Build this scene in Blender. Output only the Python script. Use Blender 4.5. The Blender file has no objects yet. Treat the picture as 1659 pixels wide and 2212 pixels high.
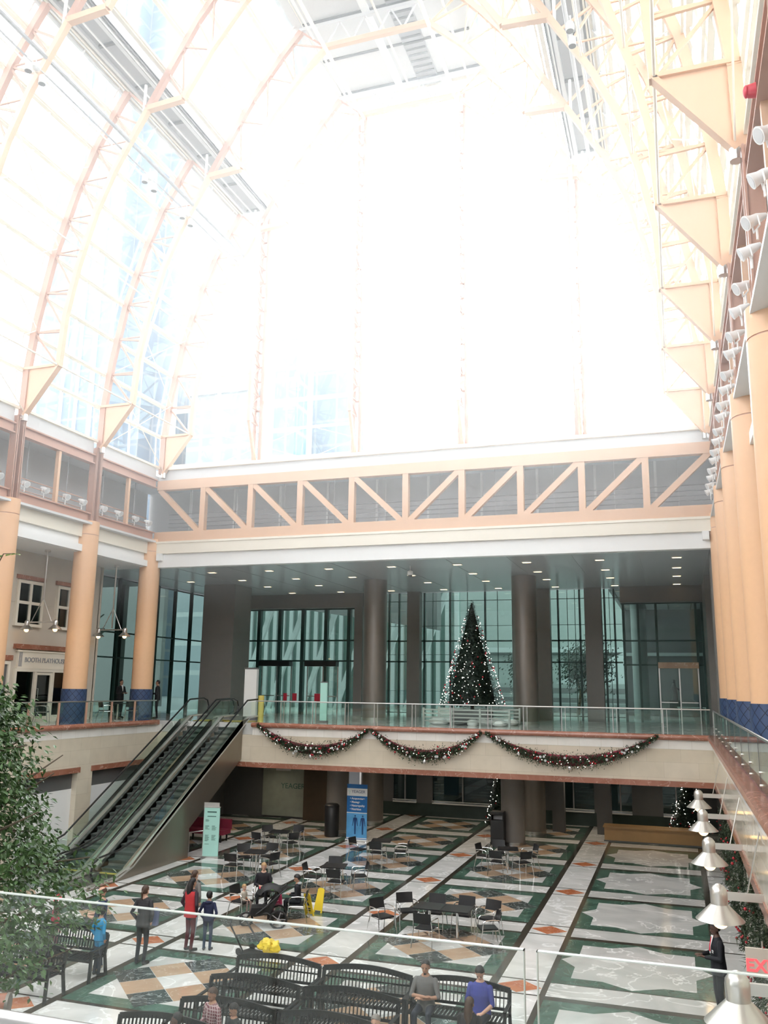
import bpy, bmesh, math, random
import numpy as np
from mathutils import Vector, Matrix
random.seed(7)
PI = math.pi
scn = bpy.context.scene
COL = scn.collection

# ------------------------------------------------------------------ camera, world, light
cam_d = bpy.data.cameras.new('camera')
cam = bpy.data.objects.new('camera', cam_d); COL.objects.link(cam)
cam_d.sensor_fit = 'HORIZONTAL'; cam_d.sensor_width = 36.0
cam_d.lens = 36.0 * 1848.9 / 1659.0
cam_d.clip_start = 0.05; cam_d.clip_end = 1500
_yaw, _pit, _rol = math.radians(18.692), math.radians(11.555), math.radians(0.779)
_f = Vector((-math.sin(_yaw)*math.cos(_pit), math.cos(_yaw)*math.cos(_pit), math.sin(_pit)))
_r = Vector((math.cos(_yaw), math.sin(_yaw), 0)); _u = _r.cross(_f)
_r2 = _r*math.cos(_rol) + _u*math.sin(_rol); _u2 = -_r*math.sin(_rol) + _u*math.cos(_rol)
cam.matrix_world = Matrix(((_r2.x, _u2.x, -_f.x, 0), (_r2.y, _u2.y, -_f.y, 0), (_r2.z, _u2.z, -_f.z, 6.4), (0, 0, 0, 1)))
scn.camera = cam

vs = scn.view_settings
vs.view_transform = 'Standard'; vs.look = 'None'; vs.gamma = 1.0; vs.use_curve_mapping = False
vs.exposure = 0.44
scn.cycles.transparent_max_bounces = 32
scn.cycles.max_bounces = 8

SKY = 3.6
world = bpy.data.worlds.new('overcast_sky'); scn.world = world; world.use_nodes = True
wn = world.node_tree.nodes; wl = world.node_tree.links; wn.clear()
w_out = wn.new('ShaderNodeOutputWorld'); w_bg = wn.new('ShaderNodeBackground')
w_tc = wn.new('ShaderNodeTexCoord'); w_dot = wn.new('ShaderNodeVectorMath'); w_dot.operation = 'DOT_PRODUCT'
w_nrm = wn.new('ShaderNodeVectorMath'); w_nrm.operation = 'NORMALIZE'
SUN_DIR = Vector((-0.131, 0.927, 0.489)).normalized()
w_dot.inputs[1].default_value = SUN_DIR
w_ramp = wn.new('ShaderNodeMapRange'); w_ramp.inputs[1].default_value = 0.955; w_ramp.inputs[2].default_value = 1.0
w_ramp.inputs[3].default_value = SKY; w_ramp.inputs[4].default_value = SKY*8.0; w_ramp.interpolation_type = 'SMOOTHSTEP'
wl.new(w_tc.outputs['Generated'], w_nrm.inputs[0]); wl.new(w_nrm.outputs[0], w_dot.inputs[0])
wl.new(w_dot.outputs['Value'], w_ramp.inputs[0]); wl.new(w_ramp.outputs[0], w_bg.inputs['Strength'])
w_bg.inputs['Color'].default_value = (0.97, 0.985, 1.0, 1)
wl.new(w_bg.outputs[0], w_out.inputs[0])
HAZE = 0.008  # density of the haze volume that imitates glare

# ------------------------------------------------------------------ materials
MATS = {}
def _pr(name):
    m = bpy.data.materials.new(name); m.use_nodes = True
    nt = m.node_tree; b = nt.nodes['Principled BSDF']
    MATS[name] = m
    return m, nt, b
def S(b, **k):
    for a, v in k.items():
        b.inputs[a.replace('_', ' ')].default_value = v
def rgb(c): return (c[0], c[1], c[2], 1)
def N(nt, t, **k):
    n = nt.nodes.new(t)
    for a, v in k.items(): setattr(n, a, v)
    return n
def plain(name, c, rough=0.5, metal=0.0, var=0.06, scale=3.0, emit=None, estr=0.0, spec=0.5):
    m, nt, b = _pr(name)
    S(b, Roughness=rough, Metallic=metal); b.inputs['Specular IOR Level'].default_value = spec
    tc = N(nt, 'ShaderNodeTexCoord'); nz = N(nt, 'ShaderNodeTexNoise'); nz.inputs['Scale'].default_value = scale
    nz.inputs['Detail'].default_value = 3
    nt.links.new(tc.outputs['Object'], nz.inputs['Vector'])
    mx = N(nt, 'ShaderNodeMix', data_type='RGBA')
    mx.inputs[6].default_value = rgb([max(0, v*(1-var)) for v in c]); mx.inputs[7].default_value = rgb([min(1, v*(1+var)) for v in c])
    nt.links.new(nz.outputs['Fac'], mx.inputs[0]); nt.links.new(mx.outputs[2], b.inputs['Base Color'])
    if emit:
        b.inputs['Emission Color'].default_value = rgb(emit); b.inputs['Emission Strength'].default_value = estr
    return m
def marble(name, c1, c2, vein, scale=0.8, rough=0.12, vw=0.03, dist=1.2):
    m, nt, b = _pr(name); S(b, Roughness=rough)
    g = N(nt, 'ShaderNodeNewGeometry')
    n1 = N(nt, 'ShaderNodeTexNoise'); n1.inputs['Scale'].default_value = scale*1.3; n1.inputs['Detail'].default_value = 5; n1.inputs['Distortion'].default_value = dist
    n2 = N(nt, 'ShaderNodeTexNoise'); n2.inputs['Scale'].default_value = scale; n2.inputs['Detail'].default_value = 6; n2.inputs['Distortion'].default_value = dist*1.5
    for n in (n1, n2): nt.links.new(g.outputs['Position'], n.inputs['Vector'])
    mx = N(nt, 'ShaderNodeMix', data_type='RGBA'); mx.inputs[6].default_value = rgb(c1); mx.inputs[7].default_value = rgb(c2)
    r1 = N(nt, 'ShaderNodeMapRange'); r1.inputs[1].default_value = .35; r1.inputs[2].default_value = .65
    nt.links.new(n1.outputs['Fac'], r1.inputs[0]); nt.links.new(r1.outputs[0], mx.inputs[0])
    a = N(nt, 'ShaderNodeMath', operation='SUBTRACT'); a.inputs[1].default_value = 0.5
    ab = N(nt, 'ShaderNodeMath', operation='ABSOLUTE')
    r2 = N(nt, 'ShaderNodeMapRange'); r2.inputs[1].default_value = 0; r2.inputs[2].default_value = vw; r2.inputs[3].default_value = 1; r2.inputs[4].default_value = 0
    nt.links.new(n2.outputs['Fac'], a.inputs[0]); nt.links.new(a.outputs[0], ab.inputs[0]); nt.links.new(ab.outputs[0], r2.inputs[0])
    mx2 = N(nt, 'ShaderNodeMix', data_type='RGBA'); mx2.inputs[7].default_value = rgb(vein)
    nt.links.new(mx.outputs[2], mx2.inputs[6]); nt.links.new(r2.outputs[0], mx2.inputs[0]); nt.links.new(mx2.outputs[2], b.inputs['Base Color'])
    return m
def glass(name, tint, refl=0.08, rough=0.0):
    m = bpy.data.materials.new(name); m.use_nodes = True; MATS[name] = m
    nt = m.node_tree; nt.nodes.clear()
    o = N(nt, 'ShaderNodeOutputMaterial'); t = N(nt, 'ShaderNodeBsdfTransparent'); gl = N(nt, 'ShaderNodeBsdfGlossy')
    t.inputs[0].default_value = rgb(tint); gl.inputs['Roughness'].default_value = rough; gl.inputs[0].default_value = (.9, .95, .93, 1)
    fr = N(nt, 'ShaderNodeLayerWeight'); fr.inputs[0].default_value = .5
    pw = N(nt, 'ShaderNodeMath', operation='POWER'); pw.inputs[1].default_value = 4.5
    mu = N(nt, 'ShaderNodeMath', operation='MULTIPLY_ADD'); mu.inputs[1].default_value = .70; mu.inputs[2].default_value = refl*.5; mu.use_clamp = True
    mx = N(nt, 'ShaderNodeMixShader')
    nt.links.new(fr.outputs['Facing'], pw.inputs[0]); nt.links.new(pw.outputs[0], mu.inputs[0]); nt.links.new(mu.outputs[0], mx.inputs[0])
    nt.links.new(t.outputs[0], mx.inputs[1]); nt.links.new(gl.outputs[0], mx.inputs[2]); nt.links.new(mx.outputs[0], o.inputs[0])
    return m
def gridmat(name, base, line, sx, sz, lw=0.06, rough=0.3, metal=0.0, noise=0.25):
    # window grid for far buildings: lines in world x+y and z
    m, nt, b = _pr(name); S(b, Roughness=rough, Metallic=metal)
    g = N(nt, 'ShaderNodeNewGeometry'); sp = N(nt, 'ShaderNodeSeparateXYZ'); nt.links.new(g.outputs['Position'], sp.inputs[0])
    ad = N(nt, 'ShaderNodeMath', operation='ADD'); nt.links.new(sp.outputs[0], ad.inputs[0]); nt.links.new(sp.outputs[1], ad.inputs[1])
    outs = []
    for src, s_ in ((ad.outputs[0], sx), (sp.outputs[2], sz)):
        d = N(nt, 'ShaderNodeMath', operation='DIVIDE'); d.inputs[1].default_value = s_
        f = N(nt, 'ShaderNodeMath', operation='FRACT'); c = N(nt, 'ShaderNodeMath', operation='LESS_THAN'); c.inputs[1].default_value = lw
        nt.links.new(src, d.inputs[0]); nt.links.new(d.outputs[0], f.inputs[0]); nt.links.new(f.outputs[0], c.inputs[0]); outs.append(c.outputs[0])
    mxm = N(nt, 'ShaderNodeMath', operation='MAXIMUM'); nt.links.new(outs[0], mxm.inputs[0]); nt.links.new(outs[1], mxm.inputs[1])
    nz = N(nt, 'ShaderNodeTexNoise'); nz.inputs['Scale'].default_value = .08; nz.inputs['Detail'].default_value = 4; nt.links.new(g.outputs['Position'], nz.inputs['Vector'])
    m0 = N(nt, 'ShaderNodeMix', data_type='RGBA'); m0.inputs[6].default_value = rgb([v*(1-noise) for v in base]); m0.inputs[7].default_value = rgb([min(1, v*(1+noise)) for v in base])
    nt.links.new(nz.outputs['Fac'], m0.inputs[0])
    mx = N(nt, 'ShaderNodeMix', data_type='RGBA'); mx.inputs[7].default_value = rgb(line)
    nt.links.new(m0.outputs[2], mx.inputs[6]); nt.links.new(mxm.outputs[0], mx.inputs[0]); nt.links.new(mx.outputs[2], b.inputs['Base Color'])
    return m
def blockmat(name, c1, c2, mortar, bw, bh, rough=0.35, ms=0.004, axis='X'):
    m, nt, b = _pr(name); S(b, Roughness=rough)
    g = N(nt, 'ShaderNodeNewGeometry'); sp = N(nt, 'ShaderNodeSeparateXYZ'); nt.links.new(g.outputs['Position'], sp.inputs[0])
    cb = N(nt, 'ShaderNodeCombineXYZ')
    nt.links.new(sp.outputs[0 if axis == 'X' else 1], cb.inputs[0]); nt.links.new(sp.outputs[2], cb.inputs[1])
    br = N(nt, 'ShaderNodeTexBrick'); br.offset = 0.5
    br.inputs['Color1'].default_value = rgb(c1); br.inputs['Color2'].default_value = rgb(c2); br.inputs['Mortar'].default_value = rgb(mortar)
    br.inputs['Scale'].default_value = 1.0; br.inputs['Mortar Size'].default_value = ms; br.inputs['Brick Width'].default_value = bw; br.inputs['Row Height'].default_value = bh
    nt.links.new(cb.outputs[0], br.inputs['Vector'])
    nz = N(nt, 'ShaderNodeTexNoise'); nz.inputs['Scale'].default_value = 2.0; nz.inputs['Detail'].default_value = 6
    nt.links.new(g.outputs['Position'], nz.inputs['Vector'])
    mx = N(nt, 'ShaderNodeMix', data_type='RGBA', blend_type='MULTIPLY'); mx.inputs[0].default_value = .5
    nt.links.new(br.outputs['Color'], mx.inputs[6]); 
    rr = N(nt, 'ShaderNodeMapRange'); rr.inputs[3].default_value = .75; rr.inputs[4].default_value = 1.2
    nt.links.new(nz.outputs['Fac'], rr.inputs[0]); nt.links.new(rr.outputs[0], mx.inputs[7]); nt.links.new(mx.outputs[2], b.inputs['Base Color'])
    return m

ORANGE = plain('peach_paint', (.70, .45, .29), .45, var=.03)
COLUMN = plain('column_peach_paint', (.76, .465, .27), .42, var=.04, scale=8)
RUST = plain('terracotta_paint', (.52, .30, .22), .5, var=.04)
CREAM = plain('cream_paint', (.83, .77, .66), .5, var=.02)
WHITE = plain('white_paint', (.85, .85, .84), .45, var=.02)
PALE = plain('pale_grey_paint', (.62, .62, .62), .5, var=.03)
GREY = plain('mid_grey_paint', (.36, .36, .37), .5, var=.04)
DGREY = plain('dark_grey_paint', (.13, .13, .13), .5, var=.05)
LOBBYG = plain('warm_grey_panel', (.20, .185, .17), .45, var=.05)
BRONZE = plain('bronze_metal', (.24, .215, .19), .38, .45, var=.05)
LOBBYCEIL = plain('grey_gloss_ceiling', (.40, .42, .42), .22, .1, var=.04)
STEEL = plain('brushed_steel', (.62, .61, .59), .28, 1.0, var=.03)
CHROME = plain('chrome', (.8, .8, .8), .12, 1.0, var=.01)
BLACKM = plain('black_metal', (.012, .013, .013), .35, var=.1)
BLACKP = plain('black_plastic', (.015, .015, .016), .45, var=.1)
RUBBER = plain('black_rubber', (.02, .02, .02), .6, var=.1)
GREENM = plain('dark_green_mullion', (.022, .06, .05), .4, .2, var=.05)
WHITEM = marble('white_marble', (.60, .60, .58), (.80, .79, .77), (.93, .93, .92), .55, .10, .022)
GREYM = marble('grey_marble', (.50, .50, .48), (.66, .65, .63), (.90, .90, .88), .5, .10, .02)
GREENMB = marble('green_marble', (.05, .10, .075), (.085, .16, .12), (.16, .24, .20), 1.2, .12, .012)
DARKM = marble('dark_stone_band', (.035, .03, .024), (.06, .052, .04), (.09, .08, .06), 1.5, .15, .01)
TAN = marble('tan_marble', (.44, .29, .19), (.52, .37, .25), (.62, .48, .36), .9, .12, .01)
BLACKMB = marble('black_veined_marble', (.03, .04, .038), (.07, .085, .08), (.40, .42, .41), 1.3, .12, .02, 2.5)
REDM = marble('red_orange_marble', (.46, .14, .06), (.56, .21, .10), (.72, .45, .35), 1.5, .12, .008)
ROSE = marble('rose_brown_marble', (.31, .125, .08), (.38, .165, .11), (.60, .38, .30), 1.1, .18, .008)
LIMEX = blockmat('limestone_blocks_far', (.66, .58, .45), (.70, .62, .50), (.52, .45, .35), 1.2, .55, .25, axis='X')
LIMEY = blockmat('limestone_blocks_side', (.66, .58, .46), (.70, .63, .51), (.52, .45, .35), 1.2, .55, .12, axis='Y')
BANDX = blockmat('pale_marble_band_far', (.83, .80, .74), (.87, .85, .80), (.62, .58, .50), .8, 5, .15, axis='X')
BANDY = blockmat('pale_marble_band_side', (.83, .80, .75), (.87, .85, .81), (.62, .58, .50), .8, 5, .12, axis='Y')
PLASTER = plain('beige_plaster', (.60, .54, .46), .7, var=.10, scale=1.2)
GLASS = glass('clear_glass', (.97, .985, .975), .05)
ROOFG = glass('roof_glass', (.95, .975, .985), .04)
TEALG = glass('teal_lobby_glass', (.62, .74, .71), .06)
DARKG = glass('dark_storefront_glass', (.22, .28, .26), .09)
RAILG = glass('railing_glass', (.90, .96, .93), .08)
EDGE = plain('polished_glass_edge', (.55, .60, .56), .12, var=.02)
WARML = plain('warm_lamp_glow', (1, .85, .6), .5, emit=(1.0, .60, .24), estr=5.0)
DOWNL = plain('warm_downlight_glow', (1, .9, .7), .5, emit=(1.0, .74, .42), estr=3.2)
FAIRY = plain('white_fairy_light', (1, 1, .95), .5, emit=(1.0, .95, .85), estr=8.0)
LEAF = plain('ficus_leaf_green', (.05, .11, .025), .55, var=.45, scale=6)
LEAF2 = plain('young_leaf_green', (.25, .42, .10), .4, var=.2, scale=6)
BARK = plain('ficus_bark', (.10, .075, .05), .8, var=.3)
PINE = plain('artificial_fir_green', (.012, .03, .018), .6, var=.5, scale=9)
PINE2 = plain('garland_green', (.045, .07, .035), .6, var=.5, scale=9)
VELVET = plain('burgundy_velvet', (.20, .012, .035), .75, var=.15)
BAUR = plain('red_bauble', (.45, .03, .04), .15, .2, var=.1)
BAUS = plain('silver_bauble', (.75, .75, .75), .12, .8, var=.02)
WOOD = plain('honey_wood', (.42, .26, .12), .4, var=.1)
YELLOW = plain('yellow_plastic', (.85, .62, .04), .45, var=.05)
DULLY = plain('yellow_bollard', (.62, .50, .12), .5, var=.05)
REDP = plain('red_sign_paint', (.62, .03, .06), .45, var=.05)
TEALP = plain('pale_teal_panel', (.42, .72, .64), .35, var=.03)
INK = plain('dark_green_ink', (.06, .14, .12), .5, var=.02)
STEP = plain('escalator_step_metal', (.13, .15, .14), .4, .4, var=.2, scale=20)
BLUEP = plain('banner_blue', (.01, .14, .42), .45, var=.02)
BLUEL = plain('banner_light_blue', (.10, .36, .68), .45, var=.35, scale=3)
NAVYP = plain('banner_navy', (.01, .045, .16), .45, var=.05)
BRASS = plain('brass_metal', (.75, .52, .2), .3, .8, var=.1)  # plain brass colour

def tilemat():
    m, nt, b = _pr('blue_lattice_tile'); S(b, Roughness=.35)
    tc = N(nt, 'ShaderNodeTexCoord'); sp = N(nt, 'ShaderNodeSeparateXYZ'); nt.links.new(tc.outputs['Object'], sp.inputs[0])
    at = N(nt, 'ShaderNodeMath', operation='ARCTAN2'); nt.links.new(sp.outputs[1], at.inputs[0]); nt.links.new(sp.outputs[0], at.inputs[1])
    u = N(nt, 'ShaderNodeMath', operation='MULTIPLY'); u.inputs[1].default_value = 12/(2*PI)
    nt.links.new(at.outputs[0], u.inputs[0])
    v = N(nt, 'ShaderNodeMath', operation='MULTIPLY'); v.inputs[1].default_value = 3.4; nt.links.new(sp.outputs[2], v.inputs[0])
    ls = []
    for op in ('ADD', 'SUBTRACT'):
        a = N(nt, 'ShaderNodeMath', operation=op); nt.links.new(u.outputs[0], a.inputs[0]); nt.links.new(v.outputs[0], a.inputs[1])
        f = N(nt, 'ShaderNodeMath', operation='FRACT'); nt.links.new(a.outputs[0], f.inputs[0])
        c = N(nt, 'ShaderNodeMath', operation='LESS_THAN'); c.inputs[1].default_value = .09; nt.links.new(f.outputs[0], c.inputs[0]); ls.append(c)
    mxm = N(nt, 'ShaderNodeMath', operation='MAXIMUM'); nt.links.new(ls[0].outputs[0], mxm.inputs[0]); nt.links.new(ls[1].outputs[0], mxm.inputs[1])
    mx = N(nt, 'ShaderNodeMix', data_type='RGBA'); mx.inputs[6].default_value = (.045, .075, .16, 1); mx.inputs[7].default_value = (.012, .016, .035, 1)
    nt.links.new(mxm.outputs[0], mx.inputs[0]); nt.links.new(mx.outputs[2], b.inputs['Base Color'])
    return m
TILE = tilemat()

# ------------------------------------------------------------------ mesh builder and object helpers
class MB:
    def __init__(s): s.v = []; s.f = []; s.m = []
    def add(s, vs, fs, mi=0):
        o = len(s.v); s.v += [tuple(p) for p in vs]; s.f += [tuple(o+i for i in f) for f in fs]; s.m += [mi]*len(fs); return s
    def box(s, a, b, mi=0):
        x0, y0, z0 = [min(a[i], b[i]) for i in range(3)]; x1, y1, z1 = [max(a[i], b[i]) for i in range(3)]
        return s.add([(x0,y0,z0),(x1,y0,z0),(x1,y1,z0),(x0,y1,z0),(x0,y0,z1),(x1,y0,z1),(x1,y1,z1),(x0,y1,z1)],
                     [(0,3,2,1),(4,5,6,7),(0,1,5,4),(1,2,6,5),(2,3,7,6),(3,0,4,7)], mi)
    def bar(s, p, q, w, h=None, up=(0,0,1), mi=0):
        p, q = Vector(p), Vector(q); h = h or w; d = (q-p)
        if d.length < 1e-6: return s
        d.normalize(); up = Vector(up)
        if abs(d.dot(up)) > .98: up = Vector((0,1,0)) if abs(d.y) < .9 else Vector((1,0,0))
        r = d.cross(up).normalized(); u = r.cross(d)
        vs = []
        for c in (p, q):
            for a, b in ((-1,-1),(1,-1),(1,1),(-1,1)): vs.append(c + r*(a*w/2) + u*(b*h/2))
        return s.add(vs, [(0,3,2,1),(4,5,6,7),(0,1,5,4),(1,2,6,5),(2,3,7,6),(3,0,4,7)], mi)
    def poly(s, pts, w, h=None, up=(0,0,1), mi=0):
        for a, b in zip(pts[:-1], pts[1:]):
            s.bar(a, b, w, h, up, mi)
        return s
    def tube(s, pts, r, n=8, mi=0, closed=False):
        pts = [Vector(p) for p in pts]; rs = r if isinstance(r, (list, tuple)) else [r]*len(pts)
        rings = []; prev = None
        for i, p in enumerate(pts):
            if i == 0: d = pts[1]-p
            elif i == len(pts)-1: d = p-pts[-2]
            else: d = (pts[i+1]-p).normalized() + (p-pts[i-1]).normalized()
            if d.length < 1e-9: d = Vector((0,0,1))
            d.normalize()
            if prev is None:
                a = Vector((0,0,1)) if abs(d.z) < .9 else Vector((1,0,0)); prev = d.cross(a).normalized()
            else:
                prev = (prev - d*prev.dot(d))
                prev = prev.normalized() if prev.length > 1e-6 else d.orthogonal().normalized()
            b = d.cross(prev)
            rings.append([p + (prev*math.cos(2*PI*k/n) + b*math.sin(2*PI*k/n))*rs[i] for k in range(n)])
        vs = [v for rg in rings for v in rg]; fs = []
        for i in range(len(rings)-1):
            for k in range(n):
                k2 = (k+1) % n; fs.append((i*n+k, i*n+k2, (i+1)*n+k2, (i+1)*n+k))
        fs.append(tuple(range(n))[::-1]); fs.append(tuple((len(rings)-1)*n+k for k in range(n)))
        return s.add(vs, fs, mi)
    def cyl(s, c, r, h, n=24, mi=0, r2=None):
        c = Vector(c); return s.tube([c, c+Vector((0,0,h))], [r, r if r2 is None else r2], n, mi)
    def lathe(s, prof, c=(0,0,0), n=24, mi=0, cap=True):
        c = Vector(c); vs = []; fs = []
        for r, z in prof:
            for k in range(n): vs.append(c + Vector((r*math.cos(2*PI*k/n), r*math.sin(2*PI*k/n), z)))
        for i in range(len(prof)-1):
            for k in range(n):
                k2 = (k+1) % n; fs.append((i*n+k, i*n+k2, (i+1)*n+k2, (i+1)*n+k))
        if cap: fs.append(tuple(range(n))[::-1]); fs.append(tuple((len(prof)-1)*n+k for k in range(n)))
        return s.add(vs, fs, mi)
    def prism(s, poly, axis, a, b, mi=0):
        # poly of 2D points in the plane normal to axis
        n = len(poly); vs = []
        for t in (a, b):
            for (p, q) in poly:
                vs.append({'x': (t,p,q), 'y': (p,t,q), 'z': (p,q,t)}[axis])
        fs = [tuple(range(n)), tuple(range(n, 2*n))[::-1]] + [(i, (i+1) % n + 0, (i+1) % n + n, i+n) for i in range(n)]
        return s.add(vs, fs, mi)
    def ell(s, c, r, n=12, m=8, mi=0, rot=None):
        c = Vector(c); vs = []; fs = []
        r = (r, r, r) if not isinstance(r, (tuple, list)) else r
        R = rot or Matrix.Identity(3)
        vs.append(c + R @ Vector((0,0,-r[2])))
        for i in range(1, m):
            t = PI*i/m - PI/2
            for k in range(n):
                a = 2*PI*k/n
                vs.append(c + R @ Vector((r[0]*math.cos(t)*math.cos(a), r[1]*math.cos(t)*math.sin(a), r[2]*math.sin(t))))
        vs.append(c + R @ Vector((0,0,r[2])))
        for k in range(n):
            fs.append((0, 1+(k+1) % n, 1+k))
            for i in range(m-2):
                a = 1+i*n; fs.append((a+k, a+(k+1) % n, a+n+(k+1) % n, a+n+k))
            a = 1+(m-2)*n; fs.append((a+k, a+(k+1) % n, len(vs)-1))
        return s.add(vs, fs, mi)
    def mesh(s, name):
        me = bpy.data.meshes.new(name); me.from_pydata(s.v, [], s.f)
        return me
    def build(s, name, mats, parent=None, smooth=False, fix=True):
        me = s.mesh(name)
        if not isinstance(mats, (list, tuple)): mats = [mats]
        for m in mats: me.materials.append(m)
        if len(mats) > 1: me.polygons.foreach_set('material_index', s.m)
        if fix:
            bm = bmesh.new(); bm.from_mesh(me); bmesh.ops.recalc_face_normals(bm, faces=bm.faces); bm.to_mesh(me); bm.free()
        if smooth:
            me.polygons.foreach_set('use_smooth', [True]*len(me.polygons))
            try: me.set_sharp_from_angle(angle=math.radians(40))
            except Exception: pass
        me.update()
        o = bpy.data.objects.new(name, me); COL.objects.link(o)
        if parent: o.parent = parent
        return o
def tag(o, label=None, cat=None, group=None, kind=None):
    if label: o['label'] = label
    if cat: o['category'] = cat
    if group: o['group'] = group
    if kind: o['kind'] = kind
    return o
def thing(name, label, cat, loc=(0,0,0), rz=0, group=None):
    o = bpy.data.objects.new(name, None); COL.objects.link(o); o.empty_display_size = .1
    o.location = loc; o.rotation_euler = (0,0,rz)
    return tag(o, label, cat, group)
def struct(o): o['kind'] = 'structure'; return o
def dup(root, loc, rz=None, label=None, group=None, scale=None):
    def rec(o, par):
        c = o.copy(); COL.objects.link(c)
        if par: c.parent = par
        for ch in list(o.children): rec(ch, c)
        return c
    r = rec(root, None); r.location = loc
    if rz is not None: r.rotation_euler = (0,0,rz)
    if label: r['label'] = label
    if group: r['group'] = group
    if scale: r.scale = scale
    return r
def text_obj(txt, size, mat, M, name='lettering', parent=None, ext=.004, align='CENTER', bold=0.0, space=1.0):
    cu = bpy.data.curves.new('lettering', 'FONT'); cu.body = txt; cu.size = size; cu.extrude = ext; cu.align_x = align; cu.offset = bold; cu.space_character = space
    o = bpy.data.objects.new('lettering', cu); COL.objects.link(o)
    dg = bpy.context.evaluated_depsgraph_get(); me = bpy.data.meshes.new_from_object(o.evaluated_get(dg))
    bpy.data.objects.remove(o); me.materials.clear(); me.materials.append(mat); me.transform(M)
    r = bpy.data.objects.new(name, me); COL.objects.link(r)
    if parent: r.parent = parent
    return r
FACE_NY = Matrix.Rotation(PI/2, 4, 'X')                       # text standing up, read from -Y
def fny(x, y, z): return Matrix.Translation((x, y, z)) @ FACE_NY
def fpx(x, y, z): return Matrix.Translation((x, y, z)) @ Matrix.Rotation(PI/2, 4, 'Z') @ FACE_NY   # read from +X

CX = -10.58
def mir(x): return 2*CX - x
RIBY = [34.2 - 4.68*k for k in range(8)]
XL, XR = -23.1, mir(-23.1)
FL, FR, FF = -22.0, 1.12, 34.0            # faces of the left, right and far edges of the upper floor

# ------------------------------------------------------------------ lower floor with its marble pattern
def build_floor():
    b = MB()
    def q(poly, z, mi): b.add([(x, y, z) for x, y in poly], [tuple(range(len(poly)))], mi)
    def r(x0, x1, y0, y1, z, mi): q([(x0,y0),(x1,y0),(x1,y1),(x0,y1)], z, mi)
    # 0 dark 1 white 2 grey 3 green 4 tan 5 black 6 red
    b.box((-27, -4, -.3), (3.0, 44.5, 0.0), 0)
    XK = [-3.62-4.74*k for k in range(0, 5)]; YJ = [29.92+4.74*j for j in range(-7, 4)]
    z1, z2, z3, z4 = .0010, .0020, .0030, .0040
    for x in XK:
        for y in YJ:
            r(x-.49, x+.49, y+.44+.07, y+4.74-.44-.07, z1, 1)      # along y between crossings
            r(x-.49, x+.49, y-.44, y+.44, z1, 1)
            q([(x-.49,y),(x,y-.42),(x+.49,y),(x,y+.42)], z2, 6)
            r(x-4.74+.69, x-.69, y-.44, y+.44, z1, 1 if (int(x*3)+int(y)) % 3 else 2)
            cx, cy = x-2.37, y+2.37
            r(cx-1.70, cx+1.70, cy-1.80, cy+1.80, z1, 3)
            r(cx-1.345, cx+1.345, cy-1.36, cy+1.36, z2, 2)
            h = 1.72/3
            for i in (-1, 0, 1):
                for j in (-1, 0, 1):
                    c = (cx + (i-j)*h, cy + (i+j)*h)
                    k = abs(i)+abs(j); mi = 1 if k == 0 else (4 if k == 1 else 5)
                    g = h-.008
                    q([(c[0]-g,c[1]),(c[0],c[1]-g),(c[0]+g,c[1]),(c[0],c[1]+g)], z3, mi)
    for y in YJ:
        r(-3.0, .48, y-.44, y+.44, z1, 2)
        cx, cy = -1.27, y+2.37-.1
        r(-3.0, .48, cy-1.78, cy+1.80, z1, 3)
        a, d, e = 1.345, 1.72, .50
        q([(cx-a,cy-a),(cx-e-.15,cy-a),(cx,cy-d),(cx+e+.15,cy-a),(cx+a,cy-a),(cx+a,cy-e),(cx+d,cy),(cx+a,cy+e),(cx+a,cy+a),(cx+e+.15,cy+a),(cx,cy+d),(cx-e-.15,cy+a),(cx-a,cy+a),(cx-a,cy+e),(cx-d,cy),(cx-a,cy-e)], z2, 2)
        r(.67, 1.6, y-.44, y+.44, z1, 2); r(.67, 1.6, y+.52, y+4.22, z1, 2)
    return b.build('floor', [DARKM, WHITEM, GREYM, GREENMB, TAN, BLACKMB, REDM], fix=False)
struct(build_floor())

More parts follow.
